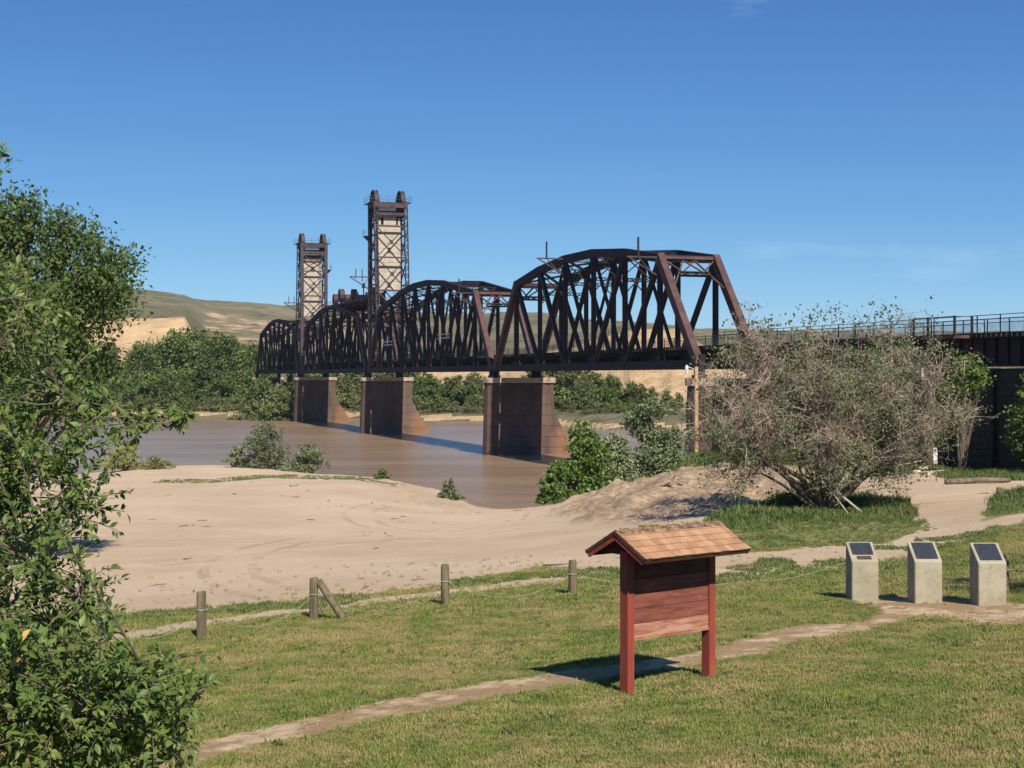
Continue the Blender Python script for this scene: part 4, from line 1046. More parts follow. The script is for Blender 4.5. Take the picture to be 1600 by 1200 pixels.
m.tube([p0 - (p1 - p0) * 0.08, (p0 + p1) / 2, p1 + (p1 - p0) * 0.04], [0.095, 0.09, 0.085], 10)
tag(m.build('brace_log', M['post_wood'], None, True), 'grey log leaning diagonally against a wooden fence post', 'log')
pe = fence_post(1571, 925, 866, 'wooden fence post behind the rightmost concrete pedestal', 0.09)
pf_ = fence_post(1562, 779, 762, 'short far wooden post at the edge of the right grass bank', 0.16)
def cable(a, b, sag, label, rad=0.006):
    m = MB(); pts = []
    for i in range(19):
        t = i / 18; p = a.lerp(b, t) - ZV * (4 * sag * t * (1 - t)); p.z = max(p.z, gz(p.x, p.y) + 0.03); pts.append(p)
    m.tube(pts, rad, 5); tag(m.build('fence_cable', M['rope'], None, True), label, 'cable', 'cables of the fence')
tp = lambda q: q[0] + ZV * (q[1] * 0.60)
cable(tp(posts[0]), tp(posts[1]), 0.5, 'sagging pale cable from the leafy shrub to the first clear fence post')
cable(tp(posts[1]), tp(posts[2]), 0.55, 'sagging pale cable ending at the post with the propped log')
cable(tp(posts[2]), tp(posts[3]), 0.55, 'sagging pale cable starting at the post with the propped log')
cable(tp(posts[3]), tp(posts[4]), 0.5, 'sagging pale cable between the last two fence posts left of the kiosk')
pk = ground_at(1325, 905); pk.z += 0.45
cable(tp(posts[4]), Vector((pk.x, pk.y, pk.z)), 0.55, 'long pale cable running behind the kiosk to the leftmost pedestal')
cable(pk, tp(pe), 0.35, 'pale cable passing behind the three concrete pedestals')
ex_ = tp(pe) + Vector((5, 2.2, 0.3)); cable(tp(pe), ex_, 0.2, 'pale cable leaving the frame right of the rightmost pedestal')

# ------------------------------------------------------------------ trees
def leaf_quads(C, size, up_bias=0.3, aspect=0.62, rs=None):
    """diamond leaves at points C (n,3)"""
    n = len(C); rs = rs or np.random
    d = rs.normal(size=(n, 3)); d /= np.linalg.norm(d, axis=1)[:, None]
    nn = rs.normal(size=(n, 3)); nn[:, 2] += up_bias * 2; 
    s = np.cross(d, nn); s /= np.linalg.norm(s, axis=1)[:, None] + 1e-9
    L = size * rs.uniform(0.6, 1.25, n)[:, None]
    bend = np.cross(s, d) * L * 0.12
    v = np.stack([C - d * L / 2, C + s * L * aspect / 2 + bend, C + d * L / 2, C - s * L * aspect / 2 + bend], 1).reshape(-1, 3)
    return v, np.arange(4 * n).reshape(n, 4)

def crown_points(lobes, n_spray, per, spray_r, rs, shell=0.55, flat=0.75):
    """leaf sprays scattered through a union of ellipsoid lobes, denser toward their outside"""
    vol = np.array([l[3] * l[4] * l[5] for l in lobes]) ** 0.7; vol /= vol.sum()
    k = rs.choice(len(lobes), n_spray, p=vol)
    d = rs.normal(size=(n_spray, 3)); d /= np.linalg.norm(d, axis=1)[:, None]
    rr = shell + (1.06 - shell) * rs.rand(n_spray) ** 0.8
    rr *= 1 + 0.16 * np.sin(d[:, 0] * 7 + k) * np.sin(d[:, 2] * 6 + 2 * k) + 0.10 * rs.normal(size=n_spray)
    Lb = np.array(lobes)[k]
    c = Lb[:, :3] + d * rr[:, None] * Lb[:, 3:6]
    pts = np.repeat(c, per, 0) + rs.normal(size=(n_spray * per, 3)) * spray_r * np.repeat(rs.uniform(0.55, 1.35, n_spray), per)[:, None] * [1, 1, flat]
    return pts, c

def limb_mesh(mb, base, targets, r0, rs, n=6):
    """trunk-and-limbs: every target reached by a bent tapered limb"""
    base = Vector(base)
    for T, r1 in targets:
        T = Vector(T); d = T - base
        mid = base + d * 0.45 + Vector((rs.normal() * 0.06, rs.normal() * 0.06, 0.12)) * d.length; mid.x = base.x + (mid.x - base.x) * 0.75
        pts = []
        for i in range(7):
            t = i / 6; pts.append(base * (1 - t) ** 2 + mid * (2 * t * (1 - t)) + T * t * t + Vector((rs.normal(), rs.normal(), 0)) * 0.012 * d.length * (0 < i < 6))
        mb.tube(pts, [r1 * (1 - 0.85 * i / 6) for i in range(7)], n)

def make_tree(seed, h, w, leaf_mat_, n_spray, per, leaf, shape='round', bark='bark', trunk_h=0.25, spray=None):
    """returns (trunk mesh, crown mesh) about the origin"""
    rs = np.random.RandomState(seed); lobes = []
    nl = rs.randint(8, 12)
    for i in range(nl):
        t = (i + 0.5) / nl; z = h * (trunk_h + (0.93 - trunk_h) * t)
        if shape == 'round': wr = w * 0.5 * math.sin(math.pi * (0.18 + 0.74 * t)) ** 0.8
        elif shape == 'low': wr = w * 0.5 * (1.0 - 0.72 * t)
        else: wr = w * 0.5 * (1.0 - 0.55 * abs(t - 0.35) / 0.65)
        a_ = rs.uniform(0, 2 * math.pi); off = wr * rs.uniform(0.3, 0.75)
        s = rs.uniform(0.75, 1.2)
        lobes.append((math.cos(a_) * off, math.sin(a_) * off, z, wr * 0.62 * s + 0.1 * w * 0.5, wr * 0.62 * s + 0.1 * w * 0.5, h * 0.13 * s))
    pts, c = crown_points(lobes, n_spray, per, spray or (0.035 * h), rs)
    pts[:, 2] = np.maximum(pts[:, 2], 0.02 * h + 0.1 * h * rs.rand(len(pts)))
    v, f = leaf_quads(pts, leaf, rs=rs)
    cm = np_mesh('crown', v, f, M[leaf_mat_])
    mb = MB(); tg = [((l[0], l[1], l[2]), 0.018 * h * rs.uniform(0.6, 1.0)) for l in lobes] + [((0, 0, h * 0.8), 0.026 * h)]
    for j in rs.choice(len(c), min(40, len(c)), False): tg.append((c[j] * [0.97, 0.97, 0.98], 0.006 * h))
    limb_mesh(mb, (0, 0, -0.3), tg, 0, rs, 5)
    tm = bpy.data.meshes.new('trunk'); tm.from_pydata(mb.v, [], mb.f); tm.materials.append(M[bark]); tm.update()
    return tm, cm

def plant(name, proto, loc, label, cat, group=None, scale=1.0, rot=None, sz=None):
    root = empty(name, loc, label, cat, group); root.rotation_euler.z = random.uniform(0, 6.28) if rot is None else rot
    root.scale = (scale, scale, scale if sz is None else sz)
    link_mesh('trunk', proto[0], root); link_mesh('crown', proto[1], root)
    return root

cotton = [make_tree(20 + i, 20, 15, 'leaf_far', 330, 22, 0.85, 'round', 'pale_bark', 0.16) for i in range(4)]
lowtree = [make_tree(40 + i, 9, 9.5, 'leaf_far', 240, 20, 0.55, 'low', 'bark', 0.06) for i in range(3)]
willow = [make_tree(60 + i, 9, 10, 'leaf_willow', 240, 20, 0.50, 'low', 'bark', 0.05) for i in range(3)]
scrub = [make_tree(80 + i, 3.2, 6, 'leaf_willow', 120, 16, 0.34, 'low', 'bark', 0.04) for i in range(2)]

ORD = ['first', 'second', 'third', 'fourth', 'fifth', 'sixth', 'seventh', 'eighth', 'ninth', 'tenth', 'eleventh', 'twelfth', 'thirteenth', 'fourteenth', 'fifteenth', 'sixteenth', 'seventeenth', 'eighteenth', 'nineteenth', 'twentieth', 'twenty-first', 'twenty-second', 'twenty-third', 'twenty-fourth', 'twenty-fifth', 'twenty-sixth']
def far_plants(rows_, protos, h0, name, label, cat, group):
    rows_ = sorted(rows_, key=lambda q: -q[0])
    for i, (px, Y, h) in enumerate(rows_):
        g = far_ground(px, Y); k = h / h0
        plant(name, random.choice(protos), g, label % ORD[i], cat, group, k * random.uniform(0.95, 1.1), sz=k)
rr_ = random.Random(5)
grove = [(px, 455 + rr_.uniform(-18, 45), h) for px, h in ((-330, 20), (-270, 22), (-210, 21), (-150, 22), (-95, 21), (-45, 22), (5, 21), (55, 20), (100, 19), (140, 18.5), (178, 18), (212, 18.5), (240, 20), (266, 21.5), (292, 22.5), (318, 22), (342, 21.5), (366, 20.5), (388, 19), (405, 17))]
far_plants(grove, cotton, 20, 'cottonwood_tree', '%s tall cottonwood of the dense far-bank grove, counted leftward from the bridge', 'tree', 'cottonwoods left of the bridge on the far bank')
far_plants([(px, 425 + rr_.uniform(-4, 12), rr_.uniform(8, 12)) for px in range(-120, 420, 27)], lowtree, 9, 'riverside_bush', '%s low dark bush below the far-bank grove, counted leftward from the bridge', 'bush', 'bushes below the far cottonwood grove')
far_plants([(px, np.interp(px, [s[0] for s in shore], [s[1] for s in shore]) + rr_.uniform(5, 9), rr_.uniform(2.2, 4)) for px in range(150, 450, 17)], scrub, 3.2, 'willow_scrub', '%s low willow scrub on far waterline left of bridge, counted leftward', 'bush', 'willow scrub left of the bridge')
far_plants([(420, 372, 13.5), (438, 366, 12.5)], willow, 9, 'willow_tree', 'pale olive willow in front of the farthest truss span, %s from the right', 'tree', 'willows in front of the farthest span')
far_plants([(415, 382, 13), (462, 410, 10), (478, 420, 11)], lowtree, 9, 'riverside_tree', 'dark bushy tree at the far end of the bridge, %s from the right', 'tree', 'trees at the far end of the bridge')
far_plants([(px, Y, h) for px, Y, h in ((500, 425, 13.5), (522, 408, 13), (540, 415, 13), (556, 400, 12), (575, 420, 12.5), (600, 415, 12.5))], willow, 9, 'riverside_tree', 'light green tree between the two farther river piers, %s from the right', 'tree', 'trees between the two farther river piers')
far_plants([(px, 392 + rr_.uniform(-6, 30), h) for px, h in ((618, 12), (634, 13), (650, 12.5), (668, 9.5), (684, 7.2), (700, 7.6), (716, 8.2), (732, 9), (748, 9), (764, 8.5))], lowtree + willow, 9, 'riverside_tree', 'bushy green tree between the two nearer river piers, %s from the right', 'tree', 'trees between the two nearer river piers')
far_plants([(px, np.interp(px, [s[0] for s in shore], [s[1] for s in shore]) + rr_.uniform(7, 12), rr_.uniform(2.2, 4.5)) for px in range(470, 790, 20)], scrub, 3.2, 'willow_scrub', '%s low scrub on the far waterline left of the nearest river pier', 'bush', 'scrub between the river piers')
far_plants([(px, 366 + rr_.uniform(-8, 14), h) for px, h in ((862, 12), (880, 12), (898, 11), (838, 11.5))], willow, 9, 'willow_tree', 'pale olive far-bank willow right of the nearest river pier, %s from the right', 'tree', 'willows right of the nearest river pier')
far_plants([(px, 362 + rr_.uniform(-8, 8), h) for px, h in ((914, 9.2), (932, 8.8), (950, 8), (966, 7.2), (984, 6.6), (1000, 6.0), (1020, 5.2), (1040, 4.6), (1060, 4.2), (1085, 4.8), (1120, 5), (1160, 5), (1200, 6))], lowtree, 9, 'riverside_tree', 'bushy green tree below the tan far-bank bluff, %s from the right', 'tree', 'trees below the right tan bluff')
far_plants([(px, np.interp(px, [s[0] for s in shore], [s[1] for s in shore]) + rr_.uniform(8, 30), rr_.uniform(1.6, 3)) for px in range(860, 1260, 18)], scrub, 3.2, 'willow_scrub', 'low far-bank scrub right of the nearest river pier, %s from the right', 'bush', 'scrub below the right tan bluff')

# big cottonwood at left, on the near bank
def big_tree(name, label, base, lobes, n_spray, per, leaf, mat, seed, trunk_r, spray=0.42, nb=120):
    rs = np.random.RandomState(seed); root = empty(name, base, label, 'tree')
    pts, c = crown_points(lobes, n_spray, per, spray, rs, 0.45, 0.85)
    v, f = leaf_quads(pts, leaf, rs=rs); v = v - np.array(base)
    link_mesh('crown', np_mesh('crown', v, f, M[mat]), root)
    mb = MB(); tg = [(Vector(l[:3]), trunk_r * 0.5) for l in lobes]
    for j in rs.choice(len(c), nb, False): tg.append((Vector(c[j]), trunk_r * 0.12))
    limb_mesh(mb, Vector(base) - ZV * 0.4, tg, 0, rs, 6)
    t = lobes[0]; mb.tube([Vector(base) - ZV * 0.5, Vector(base) + ZV * 2, Vector(base) + (Vector(t[:3]) - Vector(base)) * 0.6], [trunk_r, trunk_r * 0.8, trunk_r * 0.5], 9)
    mb.build('trunk', M['bark'], root, True)
def lobe(px, py, Y, rx, rz, ry=None):
    p = at(px, py, Y); return (p.x, p.y, p.z, rx, ry or rx, rz)
bx, by = (-60 - 800) / F * 56, 56.0
big_tree('cottonwood_tree', 'large dark green cottonwood at the left edge rising above the hills', (bx, by, gz(bx, by)),
         [lobe(-40, 520, 56, 3.0, 2.4), lobe(20, 345, 56, 1.1, 1.1), lobe(50, 400, 57, 1.5, 1.5), lobe(-60, 380, 57, 2.6, 2.2), lobe(110, 400, 56, 1.2, 1.5), lobe(150, 420, 55, 1.0, 1.3),
          lobe(185, 425, 56, 0.7, 0.8), lobe(120, 490, 56, 1.6, 1.3), lobe(40, 500, 54, 2.2, 1.8), lobe(165, 465, 55, 1.1, 0.9), lobe(60, 590, 55, 2.2, 1.5), lobe(-90, 610, 56, 3.0, 2.0), lobe(140, 570, 57, 1.1, 0.9),
          lobe(130, 630, 56, 1.2, 0.9), lobe(-150, 480, 57, 3.0, 3.0), lobe(-220, 600, 57, 3.0, 2.6), lobe(55, 330, 56, 0.45, 0.9), lobe(98, 355, 56, 0.6, 0.8), lobe(200, 405, 56, 0.35, 0.45)],
         4200, 15, 0.20, 'leaf_cotton', 11, 0.5, 0.30)

# bushes along the near bank
def bush(name, label, px, py, hpx, wpx, Y, mat, n_spray, per, leaf, seed, shape='low', cat='bush', group=None, th=0.05):
    s = Y / F; h = hpx * s; w = wpx * s
    pr_ = make_tree(seed, h, w, mat, n_spray, per, leaf, shape, 'bark', th, spray=0.04 * max(h, w))
    X = (px - 800) / F * Y; z = gz(X, Y)
    return plant(name, pr_, (X, Y, min(z, EZ - (py - HY) / F * Y + 0.15)), label, cat, group, rot=0.0)
bush('willow_bush', 'tall feathery grey-green willow bush at the sand edge near the water', 418, 738, 78, 64, 152, 'leaf_olive', 260, 26, 0.22, 101, 'tall')
bush('willow_bush', 'low spreading grey-green bush right of the feathery willow on the sand edge', 478, 744, 48, 90, 150, 'leaf_olive', 190, 24, 0.24, 102)
bush('willow_bush', 'small round grey-green bush left of the feathery willow on the sand edge', 368, 733, 32, 44, 152, 'leaf_olive', 80, 22, 0.24, 103)
bush('willow_bush', 'yellowish bush at the left end of the sand edge', 196, 732, 46, 84, 150, 'leaf_yellow', 170, 24, 0.24, 104)
bush('willow_bush', 'low dull bush trailing right of the yellowish bush', 246, 735, 18, 62, 150, 'leaf_yellow', 60, 20, 0.22, 105)
bush('willow_bush', 'small dark green bush alone on the sandbar edge', 596, 747, 16, 28, 138, 'leaf_weed', 50, 20, 0.2, 106)
bush('willow_bush', 'olive bush on the crumbling tip of the sandbar', 702, 784, 30, 40, 119, 'leaf_olive', 90, 22, 0.2, 107)
bush('box_elder', 'bright green leafy sapling clump right of the cove', 905, 786, 120, 84, 108, 'leaf_bright', 400, 24, 0.30, 108, 'tall')
bush('box_elder', 'low bright green bush at the edge of the cove', 868, 786, 62, 60, 105, 'leaf_bright', 200, 24, 0.28, 109)
bush('river_willow', 'tall dusty olive tree right of the bright sapling clump', 1012, 748, 124, 110, 118, 'leaf_olive', 520, 24, 0.26, 110, 'tall', 'tree')
bush('river_willow', 'dark olive bush between the bright saplings and the dusty olive tree', 964, 764, 86, 84, 114, 'leaf_olive', 300, 24, 0.26, 111)
bush('river_willow', 'low green bush right of the dusty olive tree by the land pier', 1052, 742, 34, 60, 122, 'leaf_weed', 110, 22, 0.26, 112)
# dark trees below the approach bridge and beside it
bush('box_elder', 'bright green sapling sprouting in front of the approach girder', 1502, 735, 192, 56, 96, 'leaf_bright', 110, 20, 0.24, 113, 'round', 'tree', None, 0.66)
bush('box_elder', 'green tree cut by the right frame edge below the girder', 1618, 740, 175, 80, 90, 'leaf_bright', 300, 24, 0.26, 114, 'tall', 'tree')
sh = make_tree(130, 15, 11, 'leaf_cotton', 600, 20, 0.4, 'round', 'bark', 0.2)  # unseen trees, added to cast shade below the approach
for X_, Y_, k_, lb in ((38.5, 84.0, 1.0, 'unseen cottonwood added off to the right to shade the bridge approach'), (45, 76, 1.05, 'second unseen cottonwood added off to the right to shade the abutment')):
    plant('cottonwood_tree', sh, (X_, Y_, gz(X_, Y_)), lb, 'tree', None, k_)

sp = make_tree(140, 5.0, 3.0, 'leaf_bright', 160, 14, 0.12, 'round', 'bark', 0.35)
plant('box_elder', sp, (12.9, 31.4, gz(12.9, 31.4)), 'young tree just outside the right frame edge near the pedestals', 'tree', None, 1.0)

bush('shade_thicket', 'low dark thicket added for the shade around the foot of the bare tree', 1262, 806, 46, 130, 69, 'leaf_weed', 200, 18, 0.16, 118, 'low')  # dark bush added where shade falls at the tree's foot

# the half-dead tree -------------------------------------------------
def dead_tree():
    rs = np.random.RandomState(77); base = ground_at(1285, 798); base.z -= 0.15
    root = empty('bare_tree', base, 'sprawling half-dead tree of grey twigs with sparse green leaves in front of bridge', 'tree')
    trunk, twigs, pale = MB(), MB(), MB(); tips = []
    Y0 = base.y
    def rv(s): return Vector(rs.normal(size=3) * s)
    def branch(mb, p, d, L, r, n, droop=0.0, seg=5):
        pts = [p]; d = d.normalized()
        for i in range(seg):
            d = (d + rv(0.13) + Vector((0, 0, -droop))).normalized(); pts.append(pts[-1] + d * (L / seg))
        mb.tube(pts, [r * (1 - 0.8 * i / seg) for i in range(seg + 1)], n, False)
        return pts, d
    targets = [(1150, 560), (1122, 600), (1105, 650), (1195, 540), (1250, 528), (1310, 528), (1370, 540), (1425, 552), (1470, 580), (1528, 622), (1500, 650), (1450, 690), (1120, 690), (1165, 525), (1390, 522), (1225, 585), (1290, 575), (1345, 590), (1400, 610), (1255, 640), (1330, 650), (1190, 645), (1390, 680), (1300, 690), (1450, 630)]
    for tx, ty in targets:
        T = at(tx, ty, Y0 + rs.uniform(-3.6, 3.2)); d = T - base; L = d.length
        mid = base + d * 0.4 + ZV * (0.10 * L) + rv(0.09 * L)
        pts = [base * (1 - t) ** 2 + mid * (2 * t * (1 - t)) + T * (t * t) + rv(0.015 * L * (0 < t < 1)) for t in np.linspace(0, 1, 9)]
        r0 = rs.uniform(0.07, 0.15); trunk.tube(pts, [r0 * (1 - 0.86 * i / 8) for i in range(9)], 6, False)
        for k in range(int(rs.uniform(7, 34))):
            t = rs.uniform(0.34, 1.0) ** 0.7; i = min(int(t * 8), 7); p = pts[i].lerp(pts[i + 1], t * 8 - i)
            ax = (pts[i + 1] - pts[i]).normalized(); d2 = (ax * 0.6 + rv(0.65) + ZV * 0.15)
            q, dd = branch(twigs, p, d2, rs.uniform(0.7, 1.7), 0.026, 4, 0.02, 4)
            for _ in range(6):
                j = rs.randint(1, 5); p2 = q[j]; q2, d3 = branch(twigs, p2, dd * 0.5 + rv(0.75), rs.uniform(0.5, 1.15), 0.014, 3, 0.03, 3); tips.append(q2[-1])
                for _ in range(4):
                    p3 = q2[rs.randint(1, 4)]; q3, _d = branch(twigs, p3, d3 * 0.5 + rv(0.8), rs.uniform(0.3, 0.7), 0.0095, 3, 0.05, 2); tips.append(q3[-1])
    # low limb reaching left
    limb = [base + ZV * 0.3, at(1250, 745, Y0), at(1205, 722, Y0 - 0.5), at(1150, 717, Y0 - 1)]
    trunk.tube(limb, [0.15, 0.12, 0.09, 0.03], 6)
    for wx, wy in ((1335, 815), (1345, 800), (1360, 810), (1440, 720), (1400, 700), (1475, 735)):    # pale hanging dead limbs
        p = at(wx, wy, Y0 - 2.5); q = base.lerp(p, 0.35) + ZV * 1.0; pale.tube([base + ZV * 0.8, q, p], [0.06, 0.05, 0.02], 5)
    trunk.build('trunk', M['bark'], root, True); pale.build('dead_limbs', M['pale_bark'], root, True)['kind'] = 'stuff'
    o = twigs.build('twigs', M['dead_twig'], root); o['kind'] = 'stuff'
    tips = np.array([tuple(t) for t in tips])
    wgt = np.clip(fbm(tips[:, 0] * 0.9, tips[:, 2] * 0.9 + 5, 3) + 0.12, 0.02, 1); wgt /= wgt.sum()
    k = rs.choice(len(tips), 6800, p=wgt); pts = np.repeat(tips[k], 4, 0) + rs.normal(size=(len(k) * 4, 3)) * 0.14
    v, f = leaf_quads(pts, 0.10, rs=rs); v -= np.array(base)
    link_mesh('dull_foliage', np_mesh('dull_foliage', v, f, M['leaf_olive']), root)['kind'] = 'stuff'
    k = rs.choice(len(tips), 2200)
    pts = np.repeat(tips[k], 4, 0) + rs.normal(size=(len(k) * 4, 3)) * 0.16
    c2 = np.array([tuple(at(x, y, Y0 + rs.uniform(-2.6, 2.4))) for x, y in ((1200, 510), (1265, 505), (1300, 492), (1345, 505), (1385, 490), (1375, 515), (1155, 560), (1140, 545), (1190, 545), (1330, 545), (1180, 640), (1270, 640), (1320, 620), (1390, 600), (1240, 580), (1420, 640), (1350, 680), (1290, 700), (1215, 700), (1390, 640))])
    shoots = MB()
    for q in c2:
        a0 = Vector(tips[int(np.argmin(((tips - q + [0, 0, 0.7]) ** 2).sum(1)))]); b0 = Vector(q); shoots.tube([a0 - ZV * 0.5, a0, (a0 + b0) / 2 + rv(0.06), b0 + ZV * 0.2], [0.03, 0.025, 0.018, 0.008], 4, False)
    shoots.build('live_shoots', M['bark'], root)['kind'] = 'stuff'
    g = np.repeat(c2, 70, 0) + rs.normal(size=(len(c2) * 70, 3)) * [0.42, 0.42, 0.28]
    v, f = leaf_quads(np.concatenate([pts, g]), 0.17, rs=rs); v -= np.array(base)
    link_mesh('foliage', np_mesh('foliage', v, f, M['leaf_weed']), root)['kind'] = 'stuff'
    return base
dbase = dead_tree()

# leafy shrub in the foreground --------------------------------------
def leaf_mesh(seed, L=1.0):
    """one ovate, folded, drooping leaf along +X, unit length"""
    rs = np.random.RandomState(seed); mb = MB(); n = 4; w = [0.0, 0.20, 0.25, 0.15, 0.0]
    curl = rs.uniform(0.10, 0.28); v = []; fold = rs.uniform(0.06, 0.14)
    for i in range(n + 1):
        x = i / n; z = -curl * x * x; v += [(x, w[i], z + fold * (w[i] / 0.25)), (x, 0, z), (x, -w[i], z + fold * (w[i] / 0.25))]
    f = []
    for i in range(n):
        for k in (0, 1):
            q = [3 * i + k, 3 * i + k + 1, 3 * (i + 1) + k + 1, 3 * (i + 1) + k]; f.append(tuple(q))
    return np.array(v), f
def shrub():
    rs = np.random.RandomState(31)
    base = Vector((-4.4, 8.8, 0)); base.z = gz(base.x, base.y) - 0.1
    root = empty('leafy_shrub', base, 'leafy green shrub filling the lower left foreground', 'shrub')
    areas = [([(-260, 395), (40, 400), (75, 450), (95, 520), (125, 580), (165, 620), (190, 660), (150, 720), (185, 790), (110, 830), (70, 860), (60, 880), (-260, 880)], 320, (7.6, 9.6)),
             ([(-260, 870), (60, 880), (105, 930), (170, 900), (185, 965), (150, 1010), (230, 1060), (250, 1010), (310, 1040), (330, 1100), (300, 1150), (320, 1230), (-260, 1230)], 400, (6.6, 8.6)),
             ([(-260, 640), (120, 640), (180, 690), (150, 760), (190, 800), (110, 860), (-260, 900)], 190, (7.0, 8.8)),
             ([(170, 640), (292, 632), (292, 672), (200, 680)], 9, (7.9, 8.4)), ([(-60, 190), (18, 190), (22, 255), (-60, 265)], 10, (8.2, 8.8)),
             ([(20, 960), (110, 930), (150, 985), (220, 1075), (290, 1085), (280, 1230), (0, 1230)], 120, (6.8, 8.0))]
    main = MB(); nodes = []
    for px, py, Y in ((-40, 430, 8.6), (40, 470, 8.5), (-120, 500, 9.0), (80, 620, 8.3), (150, 660, 8.2), (20, 740, 8.0), (120, 760, 8.1), (-100, 800, 8.6), (60, 900, 7.6), (130, 930, 7.5), (230, 1050, 7.3), (150, 1120, 7.1), (280, 1120, 7.3), (30, 1080, 7.2), (-80, 1000, 7.6), (-60, 640, 8.9), (10, 230, 8.6), (-160, 700, 8.8)):
        T = at(px, py, Y); d = T - base; mid = base + d * 0.45 + Vector((-0.15, 0, 0.25)) * d.length * 0.5
        pts = [base * (1 - t) ** 2 + mid * (2 * t * (1 - t)) + T * t * t + Vector(rs.normal(size=3)) * 0.012 * (0 < t < 1) for t in np.linspace(0, 1, 14)]
        main.tube(pts, [0.030 * (1 - 0.86 * i / 13) for i in range(14)], 6); nodes += pts[4:]
    for limb in ([(100, 630, 8.2), (180, 636, 8.1), (240, 660, 8.1), (262, 668, 8.1), (288, 655, 8.05)],):
        pts = [at(*q) for q in limb]; main.tube([nodes[30]] + pts, [0.014, 0.010, 0.008, 0.006, 0.005, 0.003], 5); nodes += pts
    main.build('branches', M['bark'], root, True)
    nodes_a = np.array([tuple(p) for p in nodes])
    tw = MB(); LV, LM = [], []
    shapes = [leaf_mesh(200 + i) for i in range(6)]; leaves = []
    for poly, cnt, (y0, y1) in areas:
        P = np.array(poly); x0, z0 = P.min(0); x1, z1 = P.max(0); got = 0; tries = 0
        while got < cnt and tries < cnt * 40:
            tries += 1; q = np.array([[rs.uniform(x0, x1), rs.uniform(z0, z1)]])
            if poly_sd(q[:, 0], q[:, 1], poly, 1.0)[0] < 0: continue
            got += 1; tip = at(q[0, 0], q[0, 1], rs.uniform(y0, y1)); a_ = np.array(tip)
            j = np.argsort(((nodes_a - a_) ** 2).sum(1))[rs.randint(0, 4)]; st = Vector(nodes_a[j]); d = tip - st
            L = min(d.length, 0.75); st2 = tip - d.normalized() * L if d.length > 0.75 else st
            if d.length > 0.75: tw.tube([st, (st + st2) / 2 + Vector(rs.normal(size=3)) * 0.03, st2], [0.007, 0.006, 0.005], 4, False)
            bend = Vector((rs.normal() * 0.05, rs.normal() * 0.05, 0.06)); mid = (st2 + tip) / 2 + bend
            cv = [st2 * (1 - t) ** 2 + mid * (2 * t * (1 - t)) + tip * t * t for t in np.linspace(0, 1, 8)]
            tw.tube(cv, [0.005 - 0.0005 * i for i in range(8)], 4, False)
            nl = rs.randint(18, 30); ax = (cv[-1] - cv[-4]).normalized()
            for k in range(nl):
                t = 1 - (k / nl) ** 1.2 * 0.9; ii = min(int(t * 7), 6); p = cv[ii].lerp(cv[ii + 1], t * 7 - ii)
                side = Vector(rs.normal(size=3)); side = (side - ax * side.dot(ax)).normalized()
                dr = (ax * rs.uniform(0.35, 0.9) + side * 0.9 + ZV * 0.12).normalized()
                nup = (ZV * 1.0 + Vector((0.35, -0.55, 0.2)) + Vector(rs.normal(size=3)) * 0.55); y_ = nup.cross(dr)
                if y_.length < 1e-3: continue
                y_.normalize(); z_ = dr.cross(y_)
                s = rs.uniform(0.026, 0.064)
                leaves.append((p + dr * 0.012, dr, y_, z_, s))
    for px, py, Y in ((196, 800, 8.0), (188, 832, 8.0), (205, 770, 8.1), (150, 840, 8.0), (205, 690, 8.2), (215, 655, 8.1), (160, 600, 8.4), (150, 545, 8.5), (120, 480, 8.6), (170, 885, 7.6), (190, 905, 7.5), (185, 955, 7.5), (140, 905, 7.6), (335, 1025, 7.2),
                      (328, 1065, 7.2), (318, 1110, 7.2), (262, 1012, 7.3), (300, 1170, 7.1), (245, 1040, 7.3), (290, 1045, 7.2), (200, 1020, 7.4), (100, 880, 7.7), (60, 410, 8.6), (95, 440, 8.6), (175, 740, 8.1), (160, 790, 8.0), (120, 820, 8.0), (150, 965, 7.5), (165, 990, 7.4)):
        tip = at(px, py, Y); j = int(np.argmin(((nodes_a - np.array(tip) + [0.35, 0, 0.2]) ** 2).sum(1))); st = Vector(nodes_a[j]); mid = (st + tip) / 2 + Vector((0.02, 0, 0.07))
        cv = [st * (1 - t) ** 2 + mid * (2 * t * (1 - t)) + tip * t * t for t in np.linspace(0, 1, 10)]
        tw.tube(cv, [0.007 - 0.0006 * i for i in range(10)], 4, False); ax = (cv[-1] - cv[-3]).normalized(); nl = int(14 + 26 * (tip - st).length)
        for k in range(nl):
            t = 1 - k / nl * 0.95; ii = min(int(t * 9), 8); p = cv[ii].lerp(cv[ii + 1], t * 9 - ii)
            side = Vector(rs.normal(size=3)); side = (side - ax * side.dot(ax)).normalized(); dr = (ax * rs.uniform(0.4, 0.95) + side * 0.8 + ZV * 0.15).normalized()
            nup = ZV + Vector((0.3, -0.6, 0.2)) + Vector(rs.normal(size=3)) * 0.5; y_ = nup.cross(dr).normalized(); leaves.append((p + dr * 0.01, dr, y_, dr.cross(y_), rs.uniform(0.026, 0.062)))
    o = tw.build('twigs', M['bark'], root); o['kind'] = 'stuff'
    # the 300 leaves that show largest are single leaf parts, the rest one mesh
    def show(l):
        p = l[0]; px = 800 + F * p.x / p.y; return l[4] / p.y if -5 < px < 360 and p.z > 0 and HY + F * (EZ - p.z) / p.y < 1205 else 0
    order = sorted(range(len(leaves)), key=lambda i: -show(leaves[i]))
    protos = []
    for v, f in shapes:
        me = bpy.data.meshes.new('leaf'); me.from_pydata([tuple(p) for p in v], [], f); me.materials.append(M['leaf_shrub']); me.polygons.foreach_set('use_smooth', [True] * len(f)); me.update(); protos.append(me)
